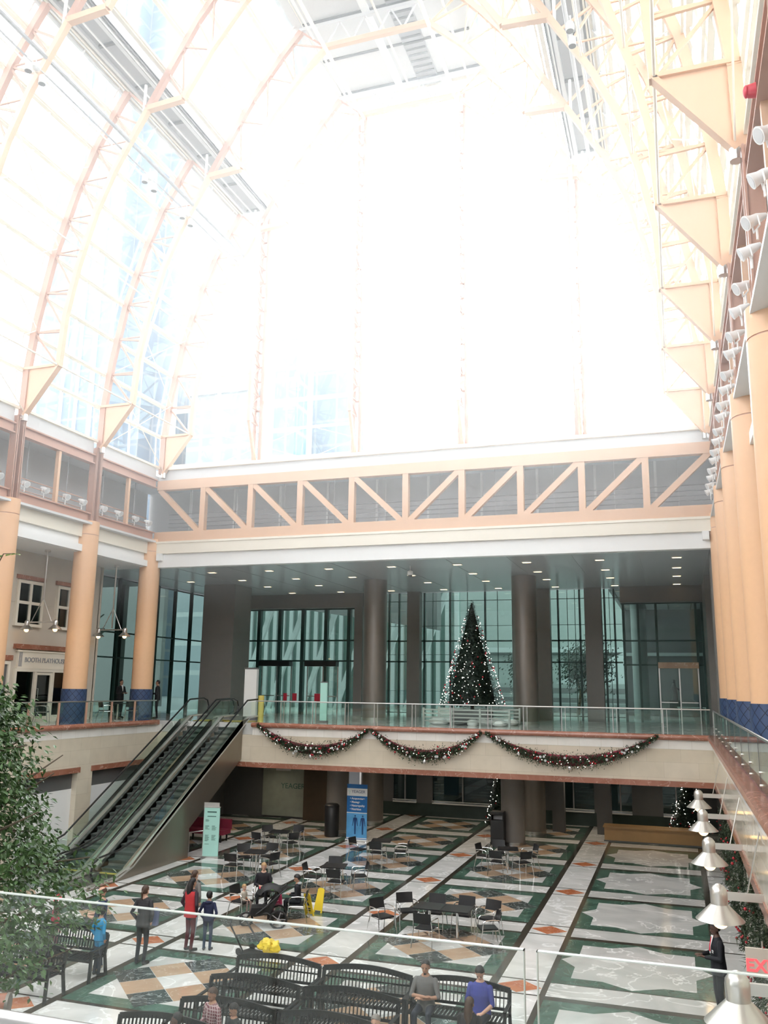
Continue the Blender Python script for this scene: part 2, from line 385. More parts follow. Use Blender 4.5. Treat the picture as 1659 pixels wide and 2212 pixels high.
# upper floor slabs, far and side fascias
b = MB()
b.box((-30, FF+.3, 3.02), (8, 62, 4.8)); b.box((-30, -6, 3.02), (FL-.3, FF+.3, 4.8)); b.box((FR+.3, -6, 3.02), (8, FF+.3, 4.8)); b.box((FL-.3, -6, 4.3), (FR+.3, 1.55, 4.8))
struct(b.build('floor', GREYM))
def fascia():
    b = MB(); b.box((-17.3, FF, 3.2), (FR+.3, FF+.3, 4.32), 0); b.box((-22.3, FF+.05, 3.2), (-17.3, FF+.3, 4.32), 0)
    b.box((-17.3, FF-.012, 4.32), (FR+.3, FF+.3, 4.64), 1)
    b.box((-17.3, FF-.05, 3.0), (FR+.3, FF+.3, 3.2), 2); b.box((-22.3, FF+.05, 3.0), (-17.3, FF+.3, 3.2), 2)
    struct(b.build('wall_far_fascia', [LIMEX, BANDX, ROSE]))
    b = MB()
    # left wall with two storefront openings
    Y = [-4, 14.5, 17.5, 19.2, 22.4, 23.6, 26.0, 28.72, 29.62, 33.0, FF+.3]
    b.box((FL-.3, -4, 3.2), (FL, FF+.3, 4.32), 0)
    for y0, y1 in ((-4, 20), (22.4, 25.6), (28.72, 29.62), (33.0, FF+.3)): b.box((FL-.3, y0, 0), (FL, y1, 3.2), 0)
    b.box((FL-.3, -4, 4.32), (FL+.012, FF+.3, 4.64), 1)
    for y0, y1 in ((19.9, 22.5), (25.5, 28.82), (29.52, 33.1)): b.box((FL-.3, y0, 3.02), (FL+.05, y1, 3.22), 2)
    struct(b.build('wall_left_fascia', [LIMEY, BANDY, ROSE]))
    b = MB(); b.box((FR, -4, 3.2), (FR+.3, FF, 4.32), 0); b.box((FR-.012, -4, 4.32), (FR+.3, FF, 4.64), 1); b.box((FR-.03, -4, 3.0), (FR+.3, FF, 3.2), 2)
    struct(b.build('wall_right_fascia', [LIMEY, BANDY, ROSE]))
    b = MB()
    def cap(p, q_):  # rounded curb
        b.bar(p, q_, .30, .20)
    cap((-17.3, FF+.06, 4.74), (FR, FF+.06, 4.74)); b.tube([(-17.3, FF-.09, 4.74), (FR-.1, FF-.09, 4.74)], .1, 10)
    cap((FL-.06, -4, 4.74), (FL-.06, FF, 4.74)); b.tube([(FL+.09, -4, 4.74), (FL+.09, FF-.3, 4.74)], .1, 10)
    cap((FR+.06, -4, 4.74), (FR+.06, FF, 4.74)); b.tube([(FR-.09, -4, 4.74), (FR-.09, FF-.1, 4.74)], .1, 10)
    struct(b.build('trim_1', ROSE))
    # storefront infill behind the left openings: dark glass over white panel
    b = MB()
    for y0, y1 in ((20, 22.4), (25.6, 28.72), (29.62, 33.0)):
        b.box((FL-.28, y0, 2.42), (FL-.24, y1, 3.2), 0); b.box((FL-.28, y0, 0), (FL-.22, y1, 2.42), 1)
    struct(b.build('wall_left_storefront', [DGREY, WHITE]))
fascia()

# ------------------------------------------------------------------ lobby behind the far edge
b = MB(); b.box((-27.3, 34.42, 11.72), (6, 47.3, 12.0)); 
for k in range(12): b.box((-27.2+2.6*k, 34.45, 11.712), (-27.2+2.6*k+.02, 47, 11.722), 1)
struct(b.build('ceiling', [LOBBYCEIL, DGREY]))
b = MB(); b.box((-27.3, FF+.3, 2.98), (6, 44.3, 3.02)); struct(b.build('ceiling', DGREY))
b = MB(); b.box((-31, -4, 11.72), (-22.95, 34.42, 12.0)); b.box((mir(-22.95), -4, 11.72), (mir(-31), 34.42, 12.0)); struct(b.build('ceiling', WHITE))
# cream fascia and white cove above the openings
b = MB()
b.box((XL+.3, 34.0, 12.33), (XR-.3, 34.4, 12.86), 0); b.box((XL+.3, 34.14, 11.7), (XR-.3, 34.5, 12.33), 1)
b.box((XL+.3, 33.96, 12.80), (XR-.3, 34.4, 12.90), 0)
for x in (XL+.62, XR-.62): b.box((x-.12, 33.9, 12.0), (x+.12, 34.3, 12.33), 1)
for s_ in (0, 1):
    for k in range(7):
        y1, y0 = RIBY[k]-.42, RIBY[k+1]+.42
        xa, xb, xc = (XL+.10, XL-.22, XL-.04) if s_ == 0 else (mir(XL+.02), mir(XL-.3), mir(XL-.10))
        b.box((xb, y0, 12.33), (xa, y1, 12.88), 0); b.box((xb, y0, 11.7), (xc, y1, 12.33), 1)
        b.box((xb, y1-.02, 11.95), (xa, y1+.12, 12.36), 1)
struct(b.build('trim_2', [CREAM, WHITE]))

# walls enclosing the side aisles, the Booth Playhouse front
b = MB()
b.box((-25.6, 6, 4.8), (-25.3, 33.6, 11.72)); b.box((-27.3, 33.55, 4.8), (-25.3, 33.75, 11.72))
struct(b.build('wall_left', PLASTER))
b = MB(); b.box((3.6, -4, 4.8), (3.9, 47, 11.72)); struct(b.build('wall_right', PLASTER))
b = MB(); b.box((-31, -6.3, 0), (9, -6, 17.5)); struct(b.build('wall_near_added', GREY))  # unseen wall added behind the camera to keep sky out of glass reflections

def playhouse():
    w0, w1 = 28.5, 31.85
    t = thing('theatre_entrance', 'cream theatre entrance with glazed doors lettered BOOTH PLAYHOUSE', 'entrance', (-25.3, 30.2, 4.8))
    x = .06
    b = MB()
    for y in (-1.7, -.55, .55, 1.62): b.box((0, y-.06, 0), (x+.06, y+.06, 2.1))
    b.box((-.003, -1.765, 2.02), (x+.066, 1.685, 2.14)); b.box((0, -1.7, 0), (x+.04, -.6, .25)); b.box((0, .6, 0), (x+.04, 1.6, .25))
    b.build('door_frame', CREAM, t)
    for a, c in ((-1.64, -.61), (.61, 1.56)):
        g = MB(); g.box((.01, a, .25), (.03, c, 2.02)); g.build('pane', DARKG, t)
    d = MB()
    d.box((.02, -.49, 0), (.09, -.40, 2.0)); d.box((.02, .40, 0), (.09, .49, 2.0)); d.box((.017, -.495, 1.9), (.094, .495, 2.003)); d.box((.017, -.495, 0.002), (.094, .495, .22))
    do = d.build('door', CREAM, t)
    g = MB(); g.box((.03, -.40, .22), (.05, .40, 1.9)); g.build('pane', DARKG, do)
    h = MB(); h.tube([(.09, -.36, .95), (.15, -.36, .95), (.15, -.36, 1.35), (.09, -.36, 1.35)], .012, 6); h.build('door_handle', CHROME, do)
    b = MB(); b.box((0, -1.62, 2.2), (.10, 1.62, 2.82)); b.box((0, -1.70, 2.14), (.14, 1.70, 2.2)); b.box((0, -1.70, 2.82), (.14, 1.70, 2.88)); b.build('sign_panel', CREAM, t)
    b = MB()
    for s_ in (-1, 1):
        for k in range(4): b.box((.10, s_*(1.42+.05*k)-.012, 2.22), (.115, s_*(1.42+.05*k)+.012, 2.80))
    b.build('fluting', GREY, t)
    text_obj('BOOTH PLAYHOUSE', .27, GREY, fpx(.10, 0, 2.41), 'lettering', t, .02, bold=.004)
    b = MB(); b.box((-.01, -1.85, 2.92), (.16, 1.85, 3.12)); b.build('lintel', ROSE, t)
    # dark interior box
    b = MB(); b.box((-.004, -1.7, .2), (.006, 1.6, 2.05)); b.build('dark_interior', DGREY, t)
playhouse()
def lattice_window(y, n):
    w = MB(); X = -25.3
    w.box((X, y-.72, 8.72), (X+.07, y+.72, 10.45), 0)
    fr = MB()
    for yy in (y-.72, y, y+.72): fr.box((X, yy-.06, 8.7), (X+.13, yy+.06, 10.47))
    for zz in (8.7, 9.6, 10.45): fr.box((X-.004, y-.785, zz-.06), (X+.136, y+.785, zz+.06))
    o = struct(w.build('window_%d' % n, DARKG)); 
    bk = MB(); bk.box((X-.01, y-.7, 8.74), (X+.01, y+.7, 10.43)); bk.build('window_back', DGREY, o)
    fr.build('window_frame', CREAM, o)
    l = MB(); l.box((X, y-.85, 10.55), (X+.10, y+.85, 10.72)); l.build('window_lintel', ROSE, o)
lattice_window(28.95, 3); lattice_window(31.35, 4)
b = MB()
for y in (27.9, 30.1): b.box((-25.3, y-.3, 9.6), (-25.26, y+.3, 11.2))
struct(b.build('trim_3', PLASTER))
b = MB(); b.box((-25.3, 26.3, 4.8), (-25.24, 28.1, 7.2), 0)
fr = MB()
for yy in (26.3, 27.2, 28.1): fr.box((-25.3, yy-.06, 4.8), (-25.17, yy+.06, 7.2))
for zz in (5.6, 7.15): fr.box((-25.304, 26.245, zz-.06), (-25.164, 28.155, zz+.06))
o = struct(b.build('window_5', DGREY)); fr.build('window_frame', CREAM, o)
l = MB(); l.box((-25.3, 26.1, 7.25), (-25.2, 28.3, 7.45)); l.build('window_lintel', ROSE, o)

# left lobby glazed wall
def mull_wall(name, pts_glass, vert, horiz, gm, mm):
    g = MB()
    for a in pts_glass: g.box(*a)
    o = struct(g.build(name, gm))
    f = MB()
    for a in vert: f.box(*a)
    for a in horiz: f.box(*a)
    f.build('mullions', mm, o)
    return o
vs_ = [((-27.03, 33.8+1.75*k, 4.8), (-26.83, 33.8+1.75*k+.09, 11.72)) for k in range(8)]
hs_ = [((-26.98, 33.8, z), (-26.88, 46.5, z+.07)) for z in (7.65, 8.9, 11.62)]
mull_wall('window_6', [((-26.96, 33.8, 4.8), (-26.94, 46.5, 11.7))], vs_, hs_, TEALG, GREENM)
# lobby far glazing
PIERX = [(-17.45, -16.95), (-14.27, -13.54), (-7.08, -6.27), (-4.45, -3.57)]
xs = [-25.1, -23.77, -22.39, -20.89, -19.41, -17.96, -16.9]
vs_ = [((x-.10, 46.95, 4.8), (x+.10, 47.25, 10.9)) for x in xs]
hs_ = [((-25.2, 47.0, z), (-16.9, 47.1, z+.09)) for z in (7.80, 8.98, 10.82)]
mull_wall('window_7', [((-25.2, 47.04, 4.8), (-16.9, 47.06, 10.9))], vs_, hs_, TEALG, GREENM)
xs = [-16.4, -15.5, -14.9, -13.4, -11.9, -9.9, -8.1, -5.9, -4.75, -3.45, -2.95]
vs_ = [((x-.045, 47.0, 4.8), (x+.045, 47.2, 11.7)) for x in xs]
vs_ += [((x-.012, 47.0, 4.8), (x+.012, 47.12, 11.7)) for x in (-12.9, -10.9, -9.2, -5.4, -5.0, -3.2)]
hs_ = [((-16.9, 47.0, z), (-2.6, 47.1, z+t)) for z, t in ((5.0, .04), (5.5, .03), (6.2, .02), (7.78, .08), (8.2, .02), (8.93, .08), (9.8, .02), (11.2, .03))]
mull_wall('window_8', [((-16.9, 47.04, 4.8), (-2.6, 47.06, 11.7))], vs_, hs_, TEALG, GREENM)
vs_ = [((x-.06, 46.95, 4.8), (x+.06, 47.2, 10.9)) for x in (-2.5, -1.75, -.85, 1.1, 1.4)]
hs_ = [((-2.6, 47.0, z), (1.5, 47.1, z+.08)) for z in (7.66, 8.9, 10.85)] 
mull_wall('window_9', [((-2.6, 47.04, 4.8), (1.5, 47.06, 10.9))], vs_, hs_, TEALG, GREENM)
b = MB(); b.box((-27.3, 46.6, 10.9), (-16.9, 47.3, 11.74)); b.box((-2.6, 46.4, 10.9), (1.6, 47.3, 11.74)); b.box((-27.3, 46.7, 4.8), (-25.2, 47.3, 11.0))
for x0, x1 in PIERX: b.box((x0, 46.5, 4.8), (x1, 47.0, 11.72))
b.box((1.45, 42.5, 4.8), (3.6, 47.4, 11.72)); b.box((1.45, 34.9, 4.8), (1.75, 36.0, 11.72))
struct(b.build('wall_far_lobby', LOBBYG))
b = MB(); b.box((-24.15, 41.0, 4.8), (-22.25, 42.9, 11.72)); b.box((-25.3, 46.2, 4.8), (-24.9, 46.9, 10.95), 1)
struct(b.build('wall_lobby_pier', [LOBBYG, GREENM]))

def round_col(x, y, z0, z1, r, label, m=BRONZE):
    t = thing('column', label, 'column', (x, y, z0))
    b = MB(); b.cyl((0,0,0), r, z1-z0, 40); b.build('shaft', m, t, smooth=True)
    b = MB(); b.cyl((0,0,0), r+.02, .12, 40); b.build('base_ring', STEEL, t, smooth=True)
round_col(-14.3, 41.1, 4.8, 11.72, .59, 'dark bronze round lobby column left of the big Christmas tree')
round_col(-6.75, 41.1, 4.8, 11.72, .59, 'dark bronze round lobby column right of the big Christmas tree')
round_col(-14.86, 37.9, 0, 2.98, .5, 'grey round column on the lower floor behind the blue banner', LOBBYG)
round_col(-6.87, 37.9, 0, 2.98, .5, 'grey round column on the lower floor beside the tall black litter bin', LOBBYG)
round_col(-14.36, 41.1, 0, 2.98, .59, 'brown round column on the lower floor, right behind the blue banner', BRONZE)
round_col(-6.5, 41.1, 0, 2.98, .55, 'dark brown round column in the shade, right of the tall black litter bin', BRONZE)

# downlights
k = 0
dl = MB(); dl.box((-.19, -.11, -.02), (.19, .11, 0)); dl.box((-.21, -.13, -.012), (.21, .13, 0))
lights = []
rowsY = [36.4, 39.5, 42.45, 45.7]
p0 = thing('ceiling_downlight', 'x', 'downlight', (0, 0, 11.72), 0, 'square downlights in the lobby ceiling')
b = MB(); b.box((-.17, -.10, -.02), (.17, .10, -.005)); b.build('lamp_diffuser', DOWNL, p0)
b = MB()
b.box((-.21, -.14, -.015), (.21, -.10, .0)); b.box((-.21, .10, -.015), (.21, .14, 0)); b.box((-.21, -.1, -.015), (-.17, .1, 0)); b.box((.17, -.1, -.015), (.21, .1, 0))
b.build('frame', PALE, p0)
first = True
names_r = ['front', 'second', 'third', 'deepest']; ORD = ['first', 'second', 'third', 'fourth', 'fifth', 'sixth', 'seventh', 'eighth', 'ninth']
for j, y in enumerate(rowsY):
    for i in range(9):
        x = .26 - 3.045*i
        if y > 40 and -24.2 < x < -22.2 and y < 43: continue
        if i == 8 and j == 0: continue
        lab = 'small warm downlight in the grey lobby ceiling, %s row, %s from the right' % (names_r[j], ORD[i])
        if first: p0.location = (x, y, 11.72); p0['label'] = lab; first = False
        else: dup(p0, (x, y, 11.72), 0, lab)

LOWL = []  # unseen lamps added to brighten the dark floor under the far balcony
for j, y in enumerate((36.0, 39.0, 42.0)):
    for i in range(6):
        x = -.9-3.6*i
        o = dup(p0, (x, y, 2.985), 0, 'added unseen fill light under the far balcony, %s row, %s from the right' % (['front', 'middle', 'rear'][j], ORD[i]))
        ld = bpy.data.lights.new('added_fill_lamp', 'SPOT'); ld.energy = 70; ld.spot_size = 2.4; ld.spot_blend = 1; ld.shadow_soft_size = .12; ld.color = (1, .85, .65)
        lo = bpy.data.objects.new('added_fill_lamp', ld); COL.objects.link(lo); lo.parent = o; lo.location = (0, 0, -.05)
# dome camera
t = thing('dome_camera', 'white dome security camera hanging from the lobby ceiling', 'camera', (-10.99, 36.23, 11.72))
b = MB(); b.tube([(0,0,0), (0,0,-.25)], .02, 8); b.build('stem', WHITE, t)
b = MB(); b.lathe([(.03,-.22),(.12,-.26),(.13,-.42),(.10,-.44)], n=20); b.build('housing', WHITE, t, smooth=True)
b = MB(); b.ell((0,0,-.44), (.10,.10,.09)); b.build('dome', DGREY, t, smooth=True)

# ------------------------------------------------------------------ main orange columns along both sides
def main_column(x, y, label):
    t = thing('column', label, 'column', (x, y, 4.8), 0)
    b = MB(); b.cyl((0,0,1.36), .47, 6.27, 48); b.cyl((0,0,7.66), .47, .56, 48); b.build('shaft', COLUMN, t, smooth=True)
    b = MB(); b.cyl((0,0,7.6), .455, .09, 48); b.build('joint_ring', RUST, t, smooth=True)
    b = MB(); b.cyl((0,0,0), .50, 1.36, 48); b.build('tiled_base', TILE, t, smooth=True)
ordw = ['at the far corner', 'second from the corner', 'third from the corner', 'fourth from the corner', 'fifth from the corner', 'sixth from the corner', 'nearest']
for k in range(7):
    main_column(XL, RIBY[k], 'peach round column with blue tiled base, left side, ' + ordw[k])
    main_column(XR, RIBY[k], 'peach round column with blue tiled base, right side, ' + ordw[k])

# ------------------------------------------------------------------ gallery above the columns
def gallery_side(s_):
    f = (lambda x: x) if s_ < 0 else mir
    side = 'left' if s_ < 0 else 'right'
    for k in range(7):
        y0, y1 = RIBY[k+1], RIBY[k]
        t = thing('steel_gallery_frame', 'terracotta steel gallery frame above the %s columns, bay %s' % (side, ['beside the far corner', 'second from the far corner', 'third from the far corner', 'fourth from the far corner', 'fifth from the far corner', 'sixth from the far corner', 'seventh from the far corner'][k]), 'steel frame', (f(-22.95), y0, 12.95))
        L = y1-y0; sx = 1 if s_ < 0 else -1
        def bx(b, xa, ya, za, xb, yb, zb): b.box((sx*xa, ya, za), (sx*xb, yb, zb))
        b = MB(); bx(b, -.14, .24, 0, .14, L-.24, .05); bx(b, -.14, .24, .36, .14, L-.24, .41); bx(b, -.03, .24, .05, .03, L-.24, .36); b.build('bottom_beam', RUST if s_ < 0 else ORANGE, t)  # right beam paler: the haze on that side is put into the colour
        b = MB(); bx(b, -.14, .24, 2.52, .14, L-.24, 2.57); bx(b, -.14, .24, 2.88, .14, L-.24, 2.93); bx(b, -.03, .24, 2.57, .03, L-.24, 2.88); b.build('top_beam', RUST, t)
        for oy in (-.2, .12):
            b = MB(); bx(b, -.17, oy, .05, -.13, oy+.08, 3.25); bx(b, .13, oy-.02, .05, .17, oy+.10, 3.25); bx(b, -.17, oy+.02, .05, .17, oy+.05, 3.25); b.build('post', RUST, t)
        b = MB(); bx(b, -.08, L/2-.07, .4, .08, L/2+.07, 2.55); b.build('mid_post', ORANGE, t)
        b = MB(); bx(b, -.12, .24, 2.95, .0, L-.24, 3.5); b.build('fascia_panel', PALE, t)
        for i, fr in enumerate((.25, .75)):
            b = MB(); b.tube([(sx*-.45, L*fr, .4), (sx*-.45, L*fr, 2.6)], .022, 6); b.build('hanging_rod', GREY, t)
        b = MB()
        for z in (.62, .85, 1.08): b.tube([(sx*-.35, .24, z), (sx*-.35, L-.24, z)], .02, 6)
        b.build('railing', RUST if s_ < 0 else PALE, t)  # pale right railing, its hazy look put into the colour
    b = MB()
    def B(xa, ya, za, xb, yb, zb): b.box((f(xa), ya, za), (f(xb), yb, zb))
    B(-25.2, 1, 12.9, -25.0, 36.4, 16.0); B(-25.1, 1, 12.86, -22.7, 36.4, 12.95); B(-25.2, 1, 15.9, -23.0, 36.4, 16.1)
    struct(b.build('wall_%s_gallery' % side, PALE))
gallery_side(-1); gallery_side(1)
t = thing('steel_truss', 'long peach steel truss with diagonals spanning above the lobby opening', 'truss', (CX, 34.2, 12.9))
W = 24.6/2
b = MB(); b.box((-W, -.16, 0), (W, .16, .46)); b.build('bottom_chord', ORANGE, t)
b = MB(); b.box((-W, -.16, 2.48), (W, .16, 2.94)); b.build('top_chord', ORANGE, t)
for k in range(11):
    x = -W + 2.46*k
    if 0 < k < 10:
        b = MB(); b.box((x-.13, -.14, .4), (x+.13, .14, 2.5)); b.build('vertical_member', ORANGE, t)
    if k < 10:
        a, c = (x+.1, x+2.3) if k < 5 else (x+2.36, x+.16)
        b = MB(); b.bar((a, 0, 2.5), (c, 0, .42), .24, .24); b.build('diagonal_member', ORANGE, t)
b = MB()
b.box((-25, 36.6, 12.9), (mir(-25), 36.8, 16.0), 0); b.box((-25, 34.5, 12.86), (mir(-25), 36.7, 12.94), 0); b.box((-25, 34.3, 15.85), (mir(-25), 36.8, 16.1), 0)
for k in range(11): b.box((-22.6+2.46*k, 36.5, 13), (-22.5+2.46*k, 36.62, 15.9), 1)
b.box((-23, 36.5, 13.0), (mir(-23), 36.6, 13.5), 2); b.box((-23, 34.42, 13.02), (mir(-23), 34.5, 13.4), 3)
struct(b.build('wall_far_gallery', [PALE, WHITE, GREY, RUST]))
t = thing('gallery_railing', 'grey railing of thin horizontal tubes behind the long peach truss', 'railing', (CX, 35.2, 12.94))
for z in (.85, 1.05, 1.25, 1.48):
    b = MB(); b.tube([(-12.3, 0, z), (12.3, 0, z)], .022, 6); b.build('rail', GREY, t)
for k in range(10):
    b = MB(); b.tube([(-11.1+2.46*k, 0, 0), (-11.1+2.46*k, 0, 2.95)], .018, 6); b.build('hanging_rod', PALE, t)
b = MB(); b.box((-12.4, 34.1, 15.84), (mir(-12.4)+0, 34.1, 15.84)); 
b = MB(); b.box((-23, 34.35, 15.9), (mir(-23), 34.7, 16.45), 0); b.box((-23, 34.2, 16.4), (mir(-23), 35.2, 16.55), 1)
struct(b.build('trim_4', [PALE, CREAM]))

# floodlights on the gallery edge
def floodlight():
    t = thing('floodlight', 'x', 'spotlight', group='white floodlights along the gallery edge')
    b = MB(); b.tube([(0,0,-.02), (0,0,.16)], .02, 6); b.tube([(-.12,0,.16),(.12,0,.16)], .015, 6); b.tube([(-.12,0,.16),(-.12,-.02,.32)], .015, 6); b.tube([(.12,0,.16),(.12,-.02,.32)], .015, 6); b.build('yoke', WHITE, t)
    b = MB(); b.tube([(0,.16,.40),(0,.02,.34),(0,-.06,.30),(0,-.16,.255),(0,-.17,.25)], [.04,.085,.09,.12,.125], 16); b.build('lamp_head', WHITE, t, smooth=True)
    b = MB(); b.tube([(0,-.168,.251),(0,-.176,.247)], [.10,.10], 16); b.build('lens', PALE, t)
    return t
fl0 = floodlight(); used = [False]
def place_fl(x, y, z, rz, lab):
    if not used[0]: fl0.location = (x, y, z); fl0.rotation_euler = (0,0,rz); fl0['label'] = lab; used[0] = True
    else: dup(fl0, (x, y, z), rz, lab)
bays = ['far corner bay', 'second bay from the far corner', 'third bay from the far corner', 'fourth bay from the far corner', 'fifth bay from the far corner']
ords = ['farthest', 'second farthest', 'second nearest', 'nearest']
for k in range(5):
    for i, dy in enumerate((-1.0, -2.0, -3.25, -4.3)):
        if k < 3: place_fl(-22.72, RIBY[k]+dy, 13.37, PI/2 - .3*(i % 2), 'white floodlight, left gallery, %s in %s' % (ords[i], bays[k]))
        place_fl(mir(-22.72), RIBY[k]+dy, 13.37, -PI/2 + .3*(i % 2), 'white floodlight, right gallery, %s in %s' % (ords[i], bays[k]))

# ------------------------------------------------------------------ arch trusses
OL = [(-22.8,16.2),(-22.78,17.95),(-22.55,20),(-22.05,22.6),(-21.25,25.2),(-20.5,27.0),(-19.6,28.6),(-19.25,29.15)]
IL = [(-21.35,18),(-21.25,20),(-20.88,22),(-20.3,24.1),(-19.6,25.8),(-18.85,27.15),(-18.25,28.2)]
UO = [(-18.25,28.2),(-17.45,29.6),(-16.3,31.6),(-14.95,33.4),(-14.1,34.4)]
UI = [(-16.72,28.3),(-15.6,30.2),(-14.3,31.9),(-12.87,33.3)]
def interp(poly, z):
    for (x0,z0),(x1,z1) in zip(poly[:-1], poly[1:]):
        if z0 <= z <= z1: return x0+(x1-x0)*(z-z0)/(z1-z0)
    return poly[-1][0] if z > poly[-1][1] else poly[0][0]
def arch(y, label):
    t = thing('arch_truss', label, 'roof truss', (CX, y, 16.2))
    def L(p, s_): x = p[0]-CX; return (x if s_ < 0 else -x, 0, p[1]-16.2)
    for s_ in (-1, 1):
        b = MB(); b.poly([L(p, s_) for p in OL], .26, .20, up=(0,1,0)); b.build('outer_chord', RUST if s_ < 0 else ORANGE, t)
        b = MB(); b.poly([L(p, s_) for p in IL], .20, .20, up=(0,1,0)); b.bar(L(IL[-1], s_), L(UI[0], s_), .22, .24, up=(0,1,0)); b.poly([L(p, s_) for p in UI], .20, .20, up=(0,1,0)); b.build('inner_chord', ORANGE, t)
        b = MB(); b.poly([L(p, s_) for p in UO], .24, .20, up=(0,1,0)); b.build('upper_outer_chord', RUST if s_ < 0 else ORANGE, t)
        g = [L(p, s_) for p in ((-22.88,18.05),(-21.32,18.05),(-22.72,16.2),(-22.88,16.2))]
        b = MB(); b.prism([(p[0], p[2]) for p in g], 'y', -.05, .05); b.bar(g[0], g[1], .10, .24, up=(0,1,0)); b.bar(g[1], g[2], .10, .24, up=(0,1,0)); b.build('gusset_plate', ORANGE, t)
        b = MB()
        zs = [18.0,19.5,21.1,22.7,24.1,25.6,27.0,28.3]
        for i, z in enumerate(zs):
            o, n_ = (interp(OL, z), z), (interp(IL, z-.1*i), z-.1*i)
            if i: b.bar(L(o, s_), L(n_, s_), .07, .08)
            if i < len(zs)-1: z2 = zs[i+1]; b.bar(L(o, s_), L((interp(IL, z), z), s_), .05); b.bar(L((interp(OL, z2), z2), s_), L((interp(IL, z), z), s_), .07, .07)
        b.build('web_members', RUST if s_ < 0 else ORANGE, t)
        b = MB()
        up = [(UO[1],UI[0]),(UO[2],UI[1]),(UO[3],UI[2]),(UO[4],UI[3])]
        m_ = lambda a, c, f_: (a[0]+(c[0]-a[0])*f_, a[1]+(c[1]-a[1])*f_)
        for i, (o, n_) in enumerate(up):
            b.bar(L(o, s_), L(n_, s_), .06, .07)
            if i < 3:
                o2 = up[i+1][0]; n2 = up[i+1][1]
                b.bar(L(m_(o, o2, .5), s_), L(n_, s_), .06); b.bar(L(m_(o, o2, .5), s_), L(n2, s_), .06)
        b.bar(L((-19.2,29.15), s_), L(IL[-1], s_), .08); b.bar(L(IL[-1], s_), L((-17.0,30.3), s_), .05)
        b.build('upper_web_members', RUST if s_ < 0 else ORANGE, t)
        b = MB(); b.tube([L((-18.45,29.3), s_), L((-18.45,27.8), s_)], .06, 8); b.build('down_pipe', WHITE, t)
        b = MB(); b.tube([L((-22.7,16.25), s_), L((-22.7,16.0), s_)], .12, 10); b.build('pin_joint', STEEL, t)
    b = MB(); b.box((-2.35, -.1, 17.05), (2.35, .1, 17.27)); b.build('flat_bottom_chord', ORANGE, t)
    b = MB()
    for i in range(4):
        x = -2.3+1.15*i; b.bar((x, 0, 17.2), (x+.575, 0, 18.3), .06); b.bar((x+.575, 0, 18.3), (x+1.15, 0, 17.2), .06)
    b.box((-3.6, -.08, 18.2), (3.6, .08, 18.36)); b.build('flat_web_members', PALE, t)
for k in range(8):
    arch(RIBY[k], 'peach steel lattice arch with triangular base plates, ' + ['closest to the far glass gable', 'second from the far gable', 'third from the far gable', 'fourth from the far gable', 'fifth from the far gable', 'sixth from the far gable', 'seventh from the far gable', 'nearest overhead'][k])

# ------------------------------------------------------------------ roof glazing on both sides
GL = [(-23.1,16.5),(-23.15,18.05),(-22.98,19.5),(-22.72,21.1),(-22.35,22.7),(-21.95,24.1),(-21.45,25.6),(-20.85,27.0),(-20.1,28.4),(-19.55,29.35)]
GU = [(-17.75,29.75),(-17.0,31.1),(-16.15,32.35),(-15.3,33.5),(-14.3,34.7)]
for s_, wn_ in ((-1, 1), (1, 2)):
    f = (lambda x: x) if s_ < 0 else mir
    for gi, G in enumerate((GL, GU)):
        g = MB()
        for a, c in zip(G[:-1], G[1:]):
            g.prism([(f(a[0]),a[1]),(f(c[0]),c[1]),(f(c[0])-.012*(-s_),c[1]),(f(a[0])-.012*(-s_),a[1])], 'y', -1.0, 34.9)
        o = struct(g.build('window_%d' % (20+wn_*2+gi), ROOFG))
        b = MB()
        for i, p in enumerate(G):
            b.bar((f(p[0]+.05), -1, p[1]), (f(p[0]+.05), 34.9, p[1]), .16, .07, up=(0,0,1)); 
            b.bar((f(p[0]+.22), -1, p[1]), (f(p[0]+.22), 34.9, p[1]), .07, .10)
        b.build('purlins', CREAM, o)
        b = MB()
        for k in range(8):
            for yy in (RIBY[k]-2.34,):
                b.poly([(f(p[0]+.03), yy, p[1]) for p in G], .09, .07, up=(0,1,0))
            for dy in (-.2, .2): b.poly([(f(p[0]+.03), RIBY[k]+dy, p[1]) for p in G], .05, .06, up=(0,1,0))
        b.build('glazing_bars', WHITE, o)
        if gi == 0:
            b = MB()
            for k in range(7):
                y0, y1 = RIBY[k+1], RIBY[k]
                for (za, zb) in ((16.3, 19.6), (19.6, 22.9), (22.9, 26.2)):
                    xa, xb = f(interp(OL, za)+.1), f(interp(OL, zb)+.1)
                    if k % 2 == 0: b.tube([(xa, y0, za), (xb, y1, zb)], .022, 5); b.tube([(xa, y1, za), (xb, y0, zb)], .022, 5)
                # bottom chord stays parallel to the glazing, joining the arches
                for z in (18.05, 22.6, 26.4):
                    x = f(interp(IL, z)); b.tube([(x, y0, z), (x, y1, z)], .035, 6)
            b.build('bracing_rods', CREAM, o)
            b = MB()
            if s_ > 0:
                for k in range(28):
                    y = 34.0-1.17*k
                    b.poly([(f(p[0]-.25), y, p[1]) for p in G], .05, .28, up=(0,1,0))
                b.build('outer_fins', CREAM, o)
